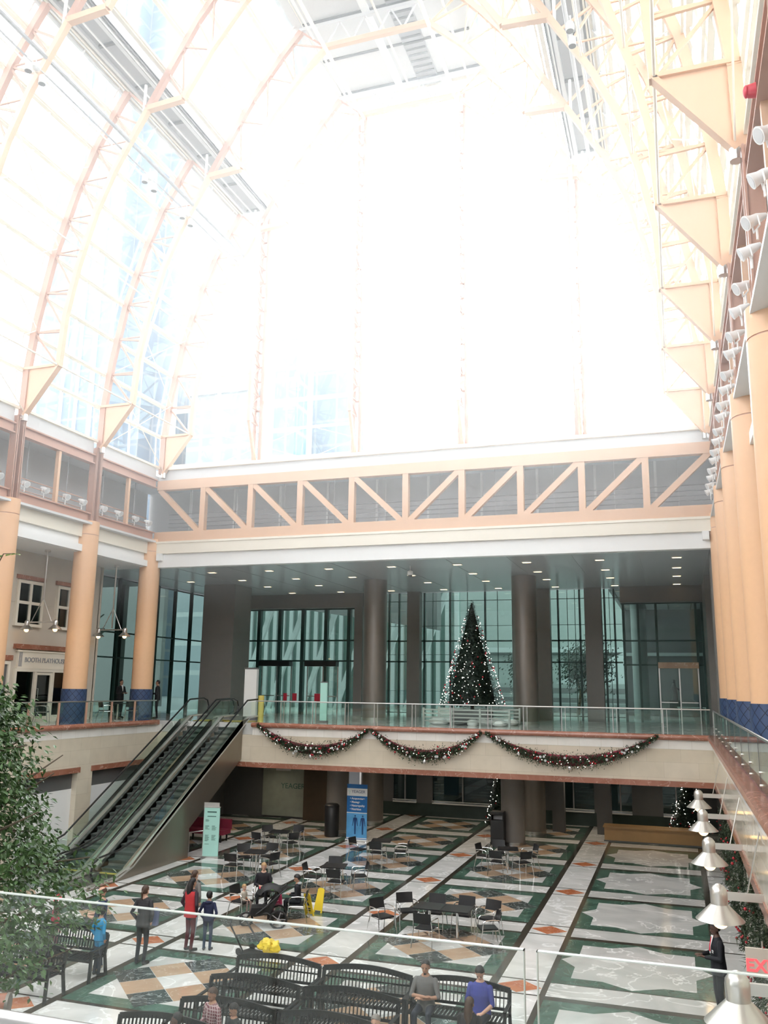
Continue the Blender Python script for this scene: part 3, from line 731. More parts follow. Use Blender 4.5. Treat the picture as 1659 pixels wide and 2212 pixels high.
# grey catwalk soffits where the two glazed slopes meet
for s_ in (-1, 1):
    f = (lambda x: x) if s_ < 0 else mir
    b = MB()
    def B(xa, za, xb, zb, mi=0, y0=-1.0, y1=34.6): b.box((f(xa), y0, za), (f(xb), y1, zb), mi)
    B(-19.65, 29.45, -17.95, 29.55, 0); B(-19.65, 29.2, -19.55, 29.6, 1); B(-18.05, 29.38, -17.9, 29.85, 1)
    B(-19.2, 29.3, -19.08, 29.46, 1); B(-18.25, 29.28, -18.1, 29.46, 1); B(-17.95, 29.3, -17.9, 29.46, 2)
    for k in range(16): B(-19.0, 29.36, -18.2, 29.46, 2, 34.4-2.34*k-.12, 34.4-2.34*k)
    for x in (-19.45, -18.75, -18.05): B(x, 28.96+.3, x+.05, 29.31, 3)
    struct(b.build('ceiling', [GREY, PALE, DGREY, WHITE]))
    t = thing('lighting_pipe', 'pair of long grey pipes running under the %s catwalk carrying floodlights' % ('left' if s_ < 0 else 'right'), 'pipe', (f(-18.95), 0, 26.9))
    sx = 1 if s_ < 0 else -1
    for dx, dz, r_ in ((0, 0, .07), (-.35*sx, -.25, .035)):
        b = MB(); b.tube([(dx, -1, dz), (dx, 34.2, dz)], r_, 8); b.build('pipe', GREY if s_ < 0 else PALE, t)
# cluster spotlights
cs = thing('spotlight_cluster', 'x', 'spotlight', group='spotlight clusters under the catwalks')
b = MB(); b.tube([(0,0,.5),(0,0,.1)], .02, 6); b.ell((0,0,.1), (.14,.2,.12), 8, 6); b.tube([(0,-.4,.15),(0,.5,.15)], .02, 6); b.build('bracket', PALE, cs)
for dy in (-.3, .35):
    b = MB(); b.lathe([(.05,.05),(.11,-.02),(.12,-.28),(.13,-.30)], (0,dy,0), 14); o = b.build('lamp_head', WHITE, cs, smooth=True)
    b = MB(); b.lathe([(.115,-.303),(.115,-.308)], (0,dy,0), 14); b.build('lens', DGREY, o)
spots = [(-19.1, 13.6), (-19.1, 19.8), (-19.1, 26.4), (-19.1, 29.2)]
lab = ['nearest pair of white spotlights under the left catwalk at the top left', 'second nearest pair of white spotlights under the left catwalk', 'third pair of white spotlights under the left catwalk', 'farthest pair of white spotlights under the left catwalk']
for i, (x, y) in enumerate(spots):
    if i == 0: cs.location = (x, y, 26.3); cs['label'] = lab[0]
    else: dup(cs, (x, y, 26.3), 0, lab[i])
for i, y in enumerate((20.2, 23.4)):
    dup(cs, (mir(-19.1), y, 26.3), 0, ['nearer pair of white spotlights under the right catwalk', 'farther pair of white spotlights under the right catwalk'][i])

# flat grey ceiling along the crown
b = MB(); b.box((-14.35, -1, 34.75), (mir(-14.35), 34.9, 34.95), 0)
for k in range(16): b.box((-14.2, 34.2-2.34*k-.06, 34.70), (mir(-14.2), 34.2-2.34*k+.06, 34.76), 1)
b.box((-11.3, -1, 34.66), (-10.95, 34.8, 34.76), 2); b.box((-10.2, -1, 34.70), (-9.2, 34.8, 34.76), 3)
for k in range(90): b.box((-10.15, 34.6-.38*k, 34.66), (-9.25, 34.6-.38*k-.1, 34.72), 1)
for x in (-14.3, mir(-14.3)): b.box((x-.25, -1, 34.58), (x+.25, 34.9, 34.8), 0)
struct(b.build('ceiling', [PALE, DGREY, WHITE, GREY]))
for i, x in enumerate((-12.87, mir(-12.87), -13.5, mir(-13.5), -10.6)):
    t = MB(); t.tube([(0, -1, 0), (0, 34.1, 0)], .09 if i < 2 else .055, 8)
    o = t.build('ceiling_pipe', CREAM, smooth=True); o.location = (x, 0, [33.15, 33.15, 33.9, 33.9, 34.4][i])
    tag(o, ['long thick cream pipe along the left edge of the flat grey roof panel', 'long thick cream pipe along the right edge of the flat grey roof panel', 'thinner cream pipe just outside the left thick pipe under the roof', 'thinner cream pipe just outside the right thick pipe under the roof', 'cream pipe down the middle of the flat grey roof panel'][i], 'pipe')

# ------------------------------------------------------------------ far glass gable with its masts
prof = [(-22.95,16.55)] + [p for p in GL[1:]] + GU + [(mir(x), z) for x, z in GU[::-1]] + [(mir(x), z) for x, z in GL[1:][::-1]] + [(mir(-22.95),16.55)]
def xr(z):
    if z < 29.4: return interp(GL, z)
    if z < 34.6: return interp(GU, max(z, 29.76))
    return -14.3
g = MB(); g.prism(prof, 'y', 34.92, 34.935)
o = struct(g.build('window_1', ROOFG))
b = MB()
for i, z in enumerate([16.7,18.12,19.5,21.1,22.7,24.15,25.6,27.0,28.45,29.9,31.3,32.7,33.9]):
    x = xr(z); w = .16 if i % 2 == 0 else .09
    b.box((x, 34.74, z-w/2), (mir(x), 34.92, z+w/2))
b.build('transoms', CREAM, o)
b = MB()
for k in range(11):
    x = CX + (k-5)*2.43; zt = 34.7
    for z in np.arange(16.6, 34.7, .2):
        if xr(z) > min(x, mir(x)): zt = z; break
    if k in (0, 10): zt = 21
    b.box((x-.06, 34.76, 16.5), (x+.06, 34.92, zt))
b.build('mullions', WHITE, o)
b = MB(); b.poly([(x, 34.85, z) for x, z in prof], .22, .2, up=(0,1,0)); b.build('edge_frame', CREAM, o)
b = MB()
for k in range(4):
    xa, xb = CX+(k-2)*4.86+.1, CX+(k-1)*4.86-.1
    b.tube([(xa, 34.7, 16.6), (xb, 34.7, 18.1)], .015, 5); b.tube([(xa, 34.7, 18.1), (xb, 34.7, 16.6)], .015, 5)
b.build('bracing_wires', CREAM, o)
b = MB()
b.box((-24.9, 34.95, 16.0), (mir(-24.9), 35.2, 16.6)); struct(b.build('wall_far_sill', PALE))
def mast(x, ztop, label):
    t = thing('wind_mast', label, 'mast truss', (x, 34.55, 16.2))
    H = ztop-16.2
    b = MB()
    for dx in (-.16, .16): b.tube([(dx,0,0), (dx,0,H)], .085, 10)
    b.build('rear_chords', RUST, t, smooth=True)
    b = MB(); b.poly([(0,-.05,.05), (0,-.85,2.1)], .16, .12, up=(1,0,0)); b.bar((0,-.85,2.1), (0,-.85,H-.6), .20, .16, up=(1,0,0)); b.bar((0,-.85,H-.6), (0,-.1,H), .16, .12, up=(1,0,0)); b.build('front_chord', ORANGE, t)
    b = MB(); z = 2.1; i = 0
    while z < H-1.2:
        b.bar((0,-.85,z), (0,0,z), .05, .05); b.bar((0,-.85,z) if i % 2 else (0,0,z), (0,0,z+.72) if i % 2 else (0,-.85,z+.72), .06, .06); z += .72; i += 1
        b.box((-.22,-.06,z-.03), (.22,.06,z+.03))
    b.build('lacing', RUST, t)
for i, x in enumerate((-18.0, -13.05, -8.15, -3.2)):
    mast(x, [28.9, 33.6, 33.6, 28.9][i], ['leftmost tall orange lattice mast standing in front of the gable glazing', 'second tall orange lattice mast from the left in front of the gable glazing', 'third lattice mast of the gable, fading into the bright glare', 'rightmost lattice mast of the gable, only its foot clear of the glare'][i])
# red fire bell on right beam
b = MB(); b.tube([(0,0,0),(-.12,0,0)], [.12,.10], 16); b.ell((-.14,0,0), (.05,.10,.10)); o = b.build('alarm_bell', REDP, smooth=True); o.location = (1.66, 13.1, 15.7); tag(o, 'small round red alarm bell on the beam beside the upper right plate', 'bell')

# ------------------------------------------------------------------ outside: terrace, towers
TOWB = gridmat('blue_glass_tower', (.17, .23, .30), (.27, .30, .33), 3.2, 3.6, .10)
TOWP = gridmat('pale_stone_tower', (.33, .35, .36), (.22, .26, .29), 4.0, 4.2, .05, noise=.06)
TOWT = gridmat('teal_glass_strip', (.12, .24, .27), (.26, .32, .33), 2.0, 3.6, .14)
TOWG = gridmat('grey_office_block', (.18, .21, .23), (.28, .30, .31), 3.0, 3.8, .16)
def tower(parts, label, name='office_tower', loc=(0,0,0)):
    t = thing(name, label, 'tower', loc)
    for nm, m, boxes in parts:
        b = MB()
        for a in boxes: b.box(*a)
        b.build(nm, m, t)
tower([('glass_shaft', TOWB, [((0,0,0),(15,14,150)), ((3,-3,0),(12,0,140))]), ('setback', TOWB, [((-7,4,0),(0,14,96)), ((15,3,0),(19,14,88))]), ('fins', WHITE, [((3.5+2.6*i,-3.3,0),(3.9+2.6*i,-3.0,140)) for i in range(4)])], 'pale blue glass skyscraper seen through the left roof glazing', loc=(-86, 100, 0))
tower([('stone_shaft', TOWP, [((0,0,0),(32,20,190))]), ('crown', TOWP, [((4,4,190),(28,16,205))])], 'huge white gridded skyscraper behind the left catwalk', loc=(-98, 140, 0))
tower([('shaft', TOWT, [((0,0,0),(3.2,4,150))]), ('side_fin', TOWP, [((-1.2,0,0),(0,4,146))])], 'slim teal glass tower standing between the left gable masts', loc=(-49.8, 100, 0))
tower([('block', TOWG, [((0,0,0),(11,14,50)), ((3,2,50),(9,10,53))]), ('ledge', PALE, [((-.5,-.5,46),(11.5,14.5,47))])], 'grey office block behind the left bay of the gable glazing', 'office_building', loc=(-63, 100, 0))
tower([('block', TOWB, [((0,0,0),(8.5,12,51))]), ('roof_box', PALE, [((2,3,51),(6,9,54))])], 'blue grey office block behind the second bay of the gable glazing', 'office_building', loc=(-48.2, 108, 0))
OUTG = plain('outdoor_paving', (.16,.17,.17), .35, var=.15); OUTW = plain('outdoor_stone', (.26,.29,.28), .6, var=.08); OUTT = plain('grey_green_cladding', (.15,.22,.20), .5, var=.1); OUTP = plain('outdoor_pale_paint', (.38,.41,.41), .5, var=.05)  # even, darkened tones for all outdoor surfaces
b = MB(); b.box((-140, 47.3, 4.3), (60, 260, 4.75)); b.box((-140, -40, 4.3), (-30, 47.3, 4.75)); b.box((8, -40, 4.3), (60, 47.3, 4.75)); struct(b.build('floor', OUTG))
# entrance canopy building beyond the left doors: slanted white columns and a dark slab
t = thing('colonnade_building', 'white building with slanted struts and ribbed wall beyond the left lobby doors', 'building', (-30, 58, 4.75))
b = MB(); b.box((-6, 4, 0), (15, 4.4, 12)); b.build('rear_wall', OUTT, t)
b = MB()
for k in range(30): b.box((-5.6+.7*k, 3.7, 0), (-5.3+.7*k, 4.0, 12))
b.build('wall_ribs', OUTP, t)
for k in range(7):
    b = MB(); b.bar((-3.5+2.6*k, 0, 0), (-.1+2.6*k, 0, 9.5), .32, .32); b.build('slanted_strut', OUTP, t)
b = MB(); b.prism([(-6, 8.6), (16, 5.2), (16, 12), (-6, 12)], 'y', -6.0, -5.0); b.build('canopy', DGREY, t)
t = thing('terrace_building', 'pale green tinted stone building with stepped terraces outside the lobby glass', 'building', (-14.2, 68, 4.75))
b = MB(); b.box((-14, 4, 0), (26, 5, 16)); b.build('rear_wall', OUTW, t)
b = MB(); b.box((-2, 3.5, 4.6), (26, 4.1, 5.0)); b.build('ledge', OUTP, t)
for k in range(6):
    b = MB(); b.box((-2, -6+k*1.4, 0), (26, 4, .35+.35*k)); b.build('terrace_step', OUTW if k % 2 else DGREY, t)
b = MB(); b.prism([(5, 2.1), (13, 5.8), (13, 2.1)], 'y', 2.6, 3.4); b.prism([(13, 2.1), (13, 5.8), (16, 4.2), (16, 2.1)], 'y', 2.6, 3.4); b.build('gable_wall', OUTP, t)
for i, (x, y) in enumerate(((-9.4, 57), (-6.2, 58.5), (-5.0, 53.2))):
    t = thing('street_tree', ['dark tree outside left of the big Christmas tree', 'leaning dark tree outside the middle lobby glass', 'dark round headed tree outside the right lobby glass'][i], 'tree', (x, y, 4.75))
    b = MB(); b.tube([(0,0,0),(.2,0,1.4),(-.1,0,2.8)], [.12,.09,.05], 8); b.tube([(.1,0,1.2),(1.2,0,2.3)], [.06,.03], 6); b.build('trunk', BARK, t)
    b = MB(); rr = random.Random(i)
    for k in range(2200):
        p = Vector((rr.gauss(.2, .55), rr.gauss(0, .5), 3.0+rr.gauss(0, .6))); a = rr.random()*6.3
        b.add([p, p+Vector((.13*math.cos(a),.13*math.sin(a),.04)), p+Vector((.05,.08,.14))], [(0,1,2)])
    b.build('foliage', PINE, t)
t = thing('statue', 'small dark figure sculpture on a black pedestal seen through the right vestibule', 'statue', (-.15, 55, 4.75))
b = MB(); b.box((-.3,-.3,0),(.3,.3,1.1)); b.build('pedestal', BLACKP, t)
b = MB(); b.tube([(0,0,1.1),(.05,0,1.5),(-.05,0,1.8),(0,0,2.1)], [.2,.14,.18,.1], 10); b.ell((0,0,2.2), .12); b.tube([(0,0,1.9),(.3,0,1.7)], .05, 6); b.build('figure', BLACKP, t, smooth=True)
t = thing('outdoor_table', 'white slatted bench table outside the right vestibule doors', 'table', (.75, 52.5, 4.75))
b = MB()
for k in range(5): b.box((-.8,-.4+.17*k,.72),(.8,-.27+.17*k,.76))
b.build('tabletop', WHITE, t)
for sx in (-.7,.7):
    for sy in (-.3,.3): b = MB(); b.box((sx-.03,sy-.03,0),(sx+.03,sy+.03,.72)); b.build('leg', WHITE, t)

b = MB(); b.box((-33.4, 28, 4.75), (-33.0, 43.5, 13)); b.box((-33.4, 28, 12.2), (-27.4, 44.5, 12.6)); b.box((-33.4, 27.8, 4.75), (-27.4, 28.1, 12.6)); b.box((-31.5, 43.5, 4.75), (-31.0, 43.9, 12.5), 0)
for k in range(5): b.box((-32.9, 31.5+2.4*k, 4.75), (-32.6, 31.7+2.4*k, 12.2), 1)
b.bar((-32, 36, 5), (-32, 43, 9.5), .35, .2, mi=2); b.bar((-32, 36, 5.9), (-32, 43, 10.4), .06, .06, mi=2)
struct(b.build('wall_left_outer', [plain('dark_interior_wall', (.05,.055,.05), .5), GREENM, OUTW]))
b = MB(); b.box((-72, 57, 4.75), (-37, 57.5, 19)); struct(b.build('wall_outer_blocker', DGREY))  # dark wall added to block the bright view past the left lobby glass
b = MB(); b.box((-3.2, 59, 4.75), (3.6, 59.3, 12), 0); b.box((2.4, 47.4, 4.75), (2.7, 59, 12), 0); b.box((-3.2, 47.4, 11.6), (2.7, 59.3, 11.9), 1)
for k in range(6): b.box((2.2, 48.5+1.7*k, 4.75), (2.4, 48.9+1.7*k, 11.6), 2)
for k in range(5): b.box((-3.0+1.35*k, 47.5, 11.55), (-2.95+1.35*k, 59, 11.6), 3)
b.box((-3.2, 58.6, 8.6), (2.4, 59, 8.8), 2)
struct(b.build('wall_added_concourse', [DGREY, GREY, OUTP, DGREY]))  # covered concourse added to darken the view through the right vestibule
t = thing('round_column', 'pale round column just beyond the right vestibule glass', 'column', (-1.9, 51, 4.75))
b = MB(); b.cyl((0,0,0), .42, 6.8, 32); b.build('shaft', OUTW, t, smooth=True)
b = MB(); b.cyl((0,0,0), .46, .12, 32); b.build('base_ring', GREY, t, smooth=True)
# lobby doors with their dark heads and red signs
def ldoor(x0, x1, n, y=46.9, h=2.72):
    t = thing('glass_entrance', n, 'doors', ((x0+x1)/2, y, 4.8))
    w = (x1-x0)/2
    b = MB(); b.box((-w,-.5,h),(w,0,h+.30)); b.build('door_head', BLACKM if x0 < -10 else TAN, t)
    for a in (-w, 0, w-.06):
        b = MB(); b.box((a,-.08,0),(a+.06,-.02,h)); b.build('door_post', STEEL, t)
    for a in (-w+.06, .06):
        b = MB(); b.box((a,-.06,.05),(a+w-.12,-.045,h-.02)); d = b.build('door_leaf', GLASS, t)
        b = MB(); b.box((a+.02,-.10,1.0),(a+w-.16,-.07,1.05)); b.build('push_bar', STEEL, d)
    return t
ldoor(-23.41, -21.44, 'pair of glazed lobby doors under a dark head, left of the two pairs'); ldoor(-20.46, -18.5, 'pair of glazed lobby doors under a dark head, right of the two pairs')
ldoor(-.85, 1.1, 'pair of glazed vestibule doors under a brass coloured head at the far right')
for i, (x, w) in enumerate(((-21.75, .22), (-21.15, .26), (-19.75, .28), (-19.45, .3))):
    b = MB(); b.box((-w/2,-.02,0),(w/2,.02,.42)); o = b.build('notice_sign', REDP); o.location = (x, 46.7, 5.55)
    tag(o, ['leftmost red notice on the lobby doors', 'second red notice from the left on the lobby doors', 'third red notice, left of the touching pair on the lobby doors', 'rightmost red notice on the lobby doors'][i], 'sign')

# ------------------------------------------------------------------ lower level back of the hall
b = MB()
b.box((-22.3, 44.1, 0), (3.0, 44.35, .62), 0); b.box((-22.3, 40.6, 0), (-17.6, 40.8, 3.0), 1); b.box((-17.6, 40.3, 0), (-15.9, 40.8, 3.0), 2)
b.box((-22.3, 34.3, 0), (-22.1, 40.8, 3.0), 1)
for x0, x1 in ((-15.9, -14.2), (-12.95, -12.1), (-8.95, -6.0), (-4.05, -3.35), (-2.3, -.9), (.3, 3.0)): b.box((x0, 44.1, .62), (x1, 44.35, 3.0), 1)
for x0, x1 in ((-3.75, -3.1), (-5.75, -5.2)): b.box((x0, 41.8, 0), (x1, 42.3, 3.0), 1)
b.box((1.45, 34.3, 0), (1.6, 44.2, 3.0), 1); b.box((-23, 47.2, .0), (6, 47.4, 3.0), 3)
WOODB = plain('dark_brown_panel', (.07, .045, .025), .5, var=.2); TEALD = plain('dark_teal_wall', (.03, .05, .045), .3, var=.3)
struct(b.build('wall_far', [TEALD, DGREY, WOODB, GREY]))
b = MB()
for x0, x1 in ((-14.2, -12.95), (-12.1, -8.95), (-6.0, -4.05), (-3.35, -2.3), (-.9, .3)):
    b.box((x0, 44.0, .62), (x1, 44.15, .68)); b.box((x0, 43.98, .74), (x1, 44.1, .77))
o = struct(b.build('trim_5', WHITE))
b = MB(); f = MB()
for x0, x1 in ((-14.2, -12.95), (-12.1, -8.95), (-6.0, -4.05), (-3.35, -2.3), (-.9, .3)):
    b.box((x0, 44.18, .7), (x1, 44.2, 3.0)); f.box(((x0+x1)/2-.03, 44.1, .7), ((x0+x1)/2+.03, 44.24, 3.0))
o = struct(b.build('window_10', DARKG)); f.build('mullions', GREY, o)
text_t = thing('shop_window', 'dim frosted shop window lettered YEAGER under the far balcony', 'shop window', (-18.6, 40.55, 0))
b = MB(); b.box((-1.3,-.06,.1),(1.0,-.03,2.95)); b.build('frosted_panel', plain('dim_frosted_glass', (.30,.33,.28), .3, var=.2), text_t)
text_obj('YEAGER', .36, INK, fny(.35,-.07,1.42), 'lettering', text_t)
b = MB(); b.box((-.6,-.075,2.25),(.2,-.065,2.5)); b.build('notice', PALE, text_t)
t = thing('reception_counter', 'long low honey coloured wooden counter under the balcony at the back right', 'counter', (-1.3, 40.5, 0))
b = MB(); b.box((-2.0,-.4,.0),(2.0,.4,.58)); b.build('body', WOOD, t)
b = MB(); b.box((-2.05,-.45,.58),(2.05,.45,.63)); b.build('worktop', WOOD, t)
b = MB(); b.box((-2.02,-.42,.0),(2.02,.42,.06)); b.build('plinth', DGREY, t)
t = thing('upholstered_bench', 'dark red upholstered bench half hidden behind the escalator', 'bench', (-19.0, 33.6, 0))
b = MB(); b.box((-1.0,-.3,.3),(.9,.35,.48)); b.build('seat', VELVET, t)
b = MB(); b.box((-1.0,.3,.45),(.9,.45,.85)); b.build('backrest', VELVET, t)
for x in (-.85,.75):
    for y in (-.22,.3): b = MB(); b.box((x-.03,y-.03,0),(x+.03,y+.03,.3)); b.build('leg', BLACKM, t)
t = thing('floor_railing', 'short steel railing on the floor beside the tall escalator side panel', 'railing', (-18.3, 31.2, 0))
for x in (-.55,-.1,.35): b = MB(); b.tube([(x,x*.6,0),(x,x*.6,.72)], .02, 6); b.build('post', STEEL, t)
b = MB(); b.tube([(-.6,-.36,.62),(-.1,-.06,.72),(.45,.27,.78)], .022, 6); b.build('rail', STEEL, t)

# ------------------------------------------------------------------ balcony railings
def rail_run(name, label, p0, p1, posts, post_mat, top=.90, glassx=True, panel_h=.86, double=False):
    t = thing(name, label, 'railing', p0)
    d = Vector(p1)-Vector(p0); L = d.length; d.normalize(); q = lambda s, z: tuple(d*s+Vector((0,0,z)))
    b = MB(); b.tube([q(0,top), q(L,top)], .025, 8); b.build('handrail', STEEL, t, smooth=True)
    prev = 0
    for s in posts:
        b = MB(); b.bar(q(s,0), q(s,top-.02), .05 if post_mat is STEEL else .09, .03, up=tuple(d)); 
        if double: b.bar(q(s+.14,0), q(s+.14,top-.02), .04, .02, up=tuple(d))
        b.build('post', post_mat, t)
    ed = [0]+list(posts)+[L]
    for a, c in zip(ed[:-1], ed[1:]):
        if c-a < .3: continue
        b = MB(); b.bar(q(a+.04, panel_h/2), q(c-.04, panel_h/2), .014, panel_h-.06); b.build('glass_panel', RAILG, t)
    return t
px_ = [-16.03,-14.56,-13.1,-11.82,-10.2,-8.62,-7.1,-5.7,-4.24,-2.34,-.55]
rail_run('glass_railing', 'glass and steel railing on the far balcony above the Christmas garlands', (-17.2, 34.06, 4.84), (1.1, 34.06, 4.84), [x+17.2 for x in px_], STEEL, double=True)
rail_run('glass_railing', 'glass railing with rusty brown posts on the left balcony', (-22.08, 8, 4.84), (-22.08, 33.9, 4.84), [1.6+1.62*k for k in range(15)], RUST, top=.42+.42)
b_ = rail_run('glass_railing', 'frameless glass railing along the top of the right balcony edge', (1.2, 4, 4.84), (1.2, 34.0, 4.84), [30*.999], STEEL, top=.86)
t = b_
b = MB()
for k in range(14):
    for z in (.10,.30): b.tube([(-.03, 3+2.1*k, z),(.03, 3+2.1*k, z)], .02, 8)
b.build('glass_fixings', STEEL, t)
for k in range(14):
    b = MB(); b.box((-.012, 3.1+2.1*k, .02), (.012, 3.115+2.1*k, .84)); b.build('panel_joint', DGREY, t)

# railing in front of the camera
t = thing('glass_railing', 'nearest railing of two large clear glass panels right in front of the viewer', 'railing', (-.3, 1.825, 4.8))
for x0, x1 in ((-2.6, -.012), (.012, 2.4)):
    b = MB(); b.box((x0,-.006,-.05),(x1,.006,1.095)); g = b.build('glass_panel', GLASS, t)
    b = MB(); b.box((x0,-.0062,1.0945),(x1,.0062,1.0965)); 
    b.box((x1-.002 if x1 < 0 else x0,-.0062,-.05),(x1 if x1 < 0 else x0+.002,.0062,1.0965)); b.build('polished_edge', EDGE, g)
b = MB(); b.tube([(-2.3,-.325,.955),(-.6,-.325,.955)], .019, 12); b.build('handrail', STEEL, t, smooth=True)
for x in (-2.2,-.7): b = MB(); b.tube([(x,-.325,.95),(x,-.325,-.02)], .012, 8); b.build('handrail_post', STEEL, t)

# ------------------------------------------------------------------ escalators
SATD = plain('satin_deck_metal', (.70,.69,.66), .42, .7, var=.03)
def escalator(cx, label, right):
    t = thing('escalator', label, 'escalator', (cx, 26.6, 0))
    y1 = 8.3; sl = 4.8/8.3
    # body side panels
    side = [(-2.4,0),(2.9,0),(3.5,0),(3.5,1.05),(7.45,3.3),(7.45,3.85),(8.6,4.85),(8.6,5.02),(8.0,5.02),(-.25,.32),(-1.0,.12),(-2.4,.10)]
    xs = (.775-.04, .775)
    for s_ in (-1, 1):
        b = MB()
        pts = [(-2.4,0),(3.5,0),(3.5,1.05),(7.45,3.32),(7.45,4.90),(8.25,5.0),(8.05,5.0),(-.2,.30),(-1.0,.12),(-2.4,.10)]
        b.prism(pts, 'x', s_*.735, s_*.775); b.build('side_panel', BRONZEP if s_ > 0 else STEEL, t)
    b = MB(); b.prism([(3.5,0),(3.5,1.05),(7.45,3.32),(7.45,3.36),(3.45,1.09),(3.45,0)], 'x', -.735, .735); b.build('soffit', BRONZEP, t)
    # decks
    for s_ in (-1, 1):
        for a, c, m in ((.57,.79,SATD),):
            b = MB(); b.prism([(-2.3,.10),(-.9,.12),(0,.36),(8.1,5.04),(8.9,5.08),(9.6,5.08),(9.6,5.02),(8.9,5.02),(8.1,4.98),(0,.30),(-.9,.06),(-2.3,.04)], 'x', s_*a, s_*c); b.build('deck', m, t)
        b = MB(); b.prism([(-1.9,.12),(-.9,.14),(0,.38),(8.1,5.06),(9.3,5.10),(9.55,5.35),(9.5,5.62),(9.2,5.70),(8.05,5.66),(.1,1.06),(-.7,.86),(-1.75,.80),(-2.05,.62),(-2.08,.35)], 'x', s_*.655, s_*.668); b.build('balustrade_glass', RAILG, t)
        path = [(-1.7,.14),(-2.02,.22),(-2.16,.48),(-2.08,.76),(-1.75,.89),(-.75,.95),(.1,1.14),(8.0,5.74),(9.2,5.79),(9.55,5.70),(9.68,5.45),(9.6,5.2),(9.3,5.1)]
        b = MB(); b.tube([(s_*.661, y, z) for y, z in path], .036, 8); b.build('handrail', BLACKM, t, smooth=True)
        b = MB(); b.prism([(-.2,.14),(8.1,4.94),(8.1,5.02),(-.2,.30)], 'x', s_*.50, s_*.60); b.build('skirt', STEEL, t)
    for k in range(24):
        y = k*8.3/24; z = .2*(k+1)
        b = MB(); b.box((-.50, y, z-.03), (.50, y+.36, z), 0); b.prism([(y+.0, z-.2),(y+.05, z-.12),(y+.0, z-.02),(y+.03, z-.02),(y+.08, z-.12),(y+.03, z-.2)], 'x', -.50, .50, 1); b.build('step', [STEP, STEP], t)
    b = MB(); b.box((-.6,-1.9,.0),(.6,.02,.03)); b.build('lower_landing_plate', STEEL, t)
    b = MB(); b.box((-.6,8.25,4.76),(.6,9.6,4.82)); b.build('upper_landing_plate', DULLY, t)
    b = MB(); b.box((-.5,-.10,.03),(.5,.0,.05)); b.build('comb_plate', DULLY, t)
    return t
BRONZEP = plain('satin_bronze_panel', (.27, .235, .19), .32, .75, var=.08, scale=1.5)
escalator(-18.58, 'right hand escalator with bronze side panel facing the seating area', True)
escalator(-20.14, 'left hand escalator, nearer the stone wall', False)
t = thing('stair_handrail', 'dark green handrail on short posts on the wall side of the escalators', 'handrail', (-21.35, 25.2, 0))
b = MB(); b.tube([(0,-1.5,.85),(0,-.3,.98),(0,.5,1.1)], .03, 8); b.build('rail', BLACKM, t)
for y in (-1.2,.2): b = MB(); b.box((-.04,y-.04,0),(.04,y+.04,.98)); b.build('post', BLACKM, t)
b = MB(); b.tube([(0,0,0),(0,0,1.15)], .13, 16); o = b.build('bollard', DULLY); o.location = (-17.75, 35.6, 4.8); tag(o, 'short mustard yellow bollard at the head of the escalators', 'bollard')
t = thing('advert_stand', 'tall plain white advertising stand beside the yellow bollard', 'sign', (-19.1, 37.4, 4.8))
b = MB(); b.box((-.42,-.1,.15),(.22,.1,2.35)); b.build('panel', WHITE, t)
b = MB(); b.box((-.44,-.12,0),(.24,.12,.15)); b.build('base', DGREY, t)
b = MB(); b.box((-.44,-.12,2.35),(.24,.12,2.42)); b.build('cap', DGREY, t)
t = thing('advert_stand', 'slim teal notice stand in front of the lobby doors', 'sign', (-15.0, 36.3, 4.8))
b = MB(); b.box((-.16,-.05,.1),(.16,.05,1.75)); b.build('panel', TEALP, t)
b = MB(); b.box((-.2,-.08,0),(.2,.08,.1)); b.build('base', DGREY, t)
b = MB(); b.box((-.17,-.055,1.75),(.17,.055,1.80)); b.build('cap', DGREY, t)

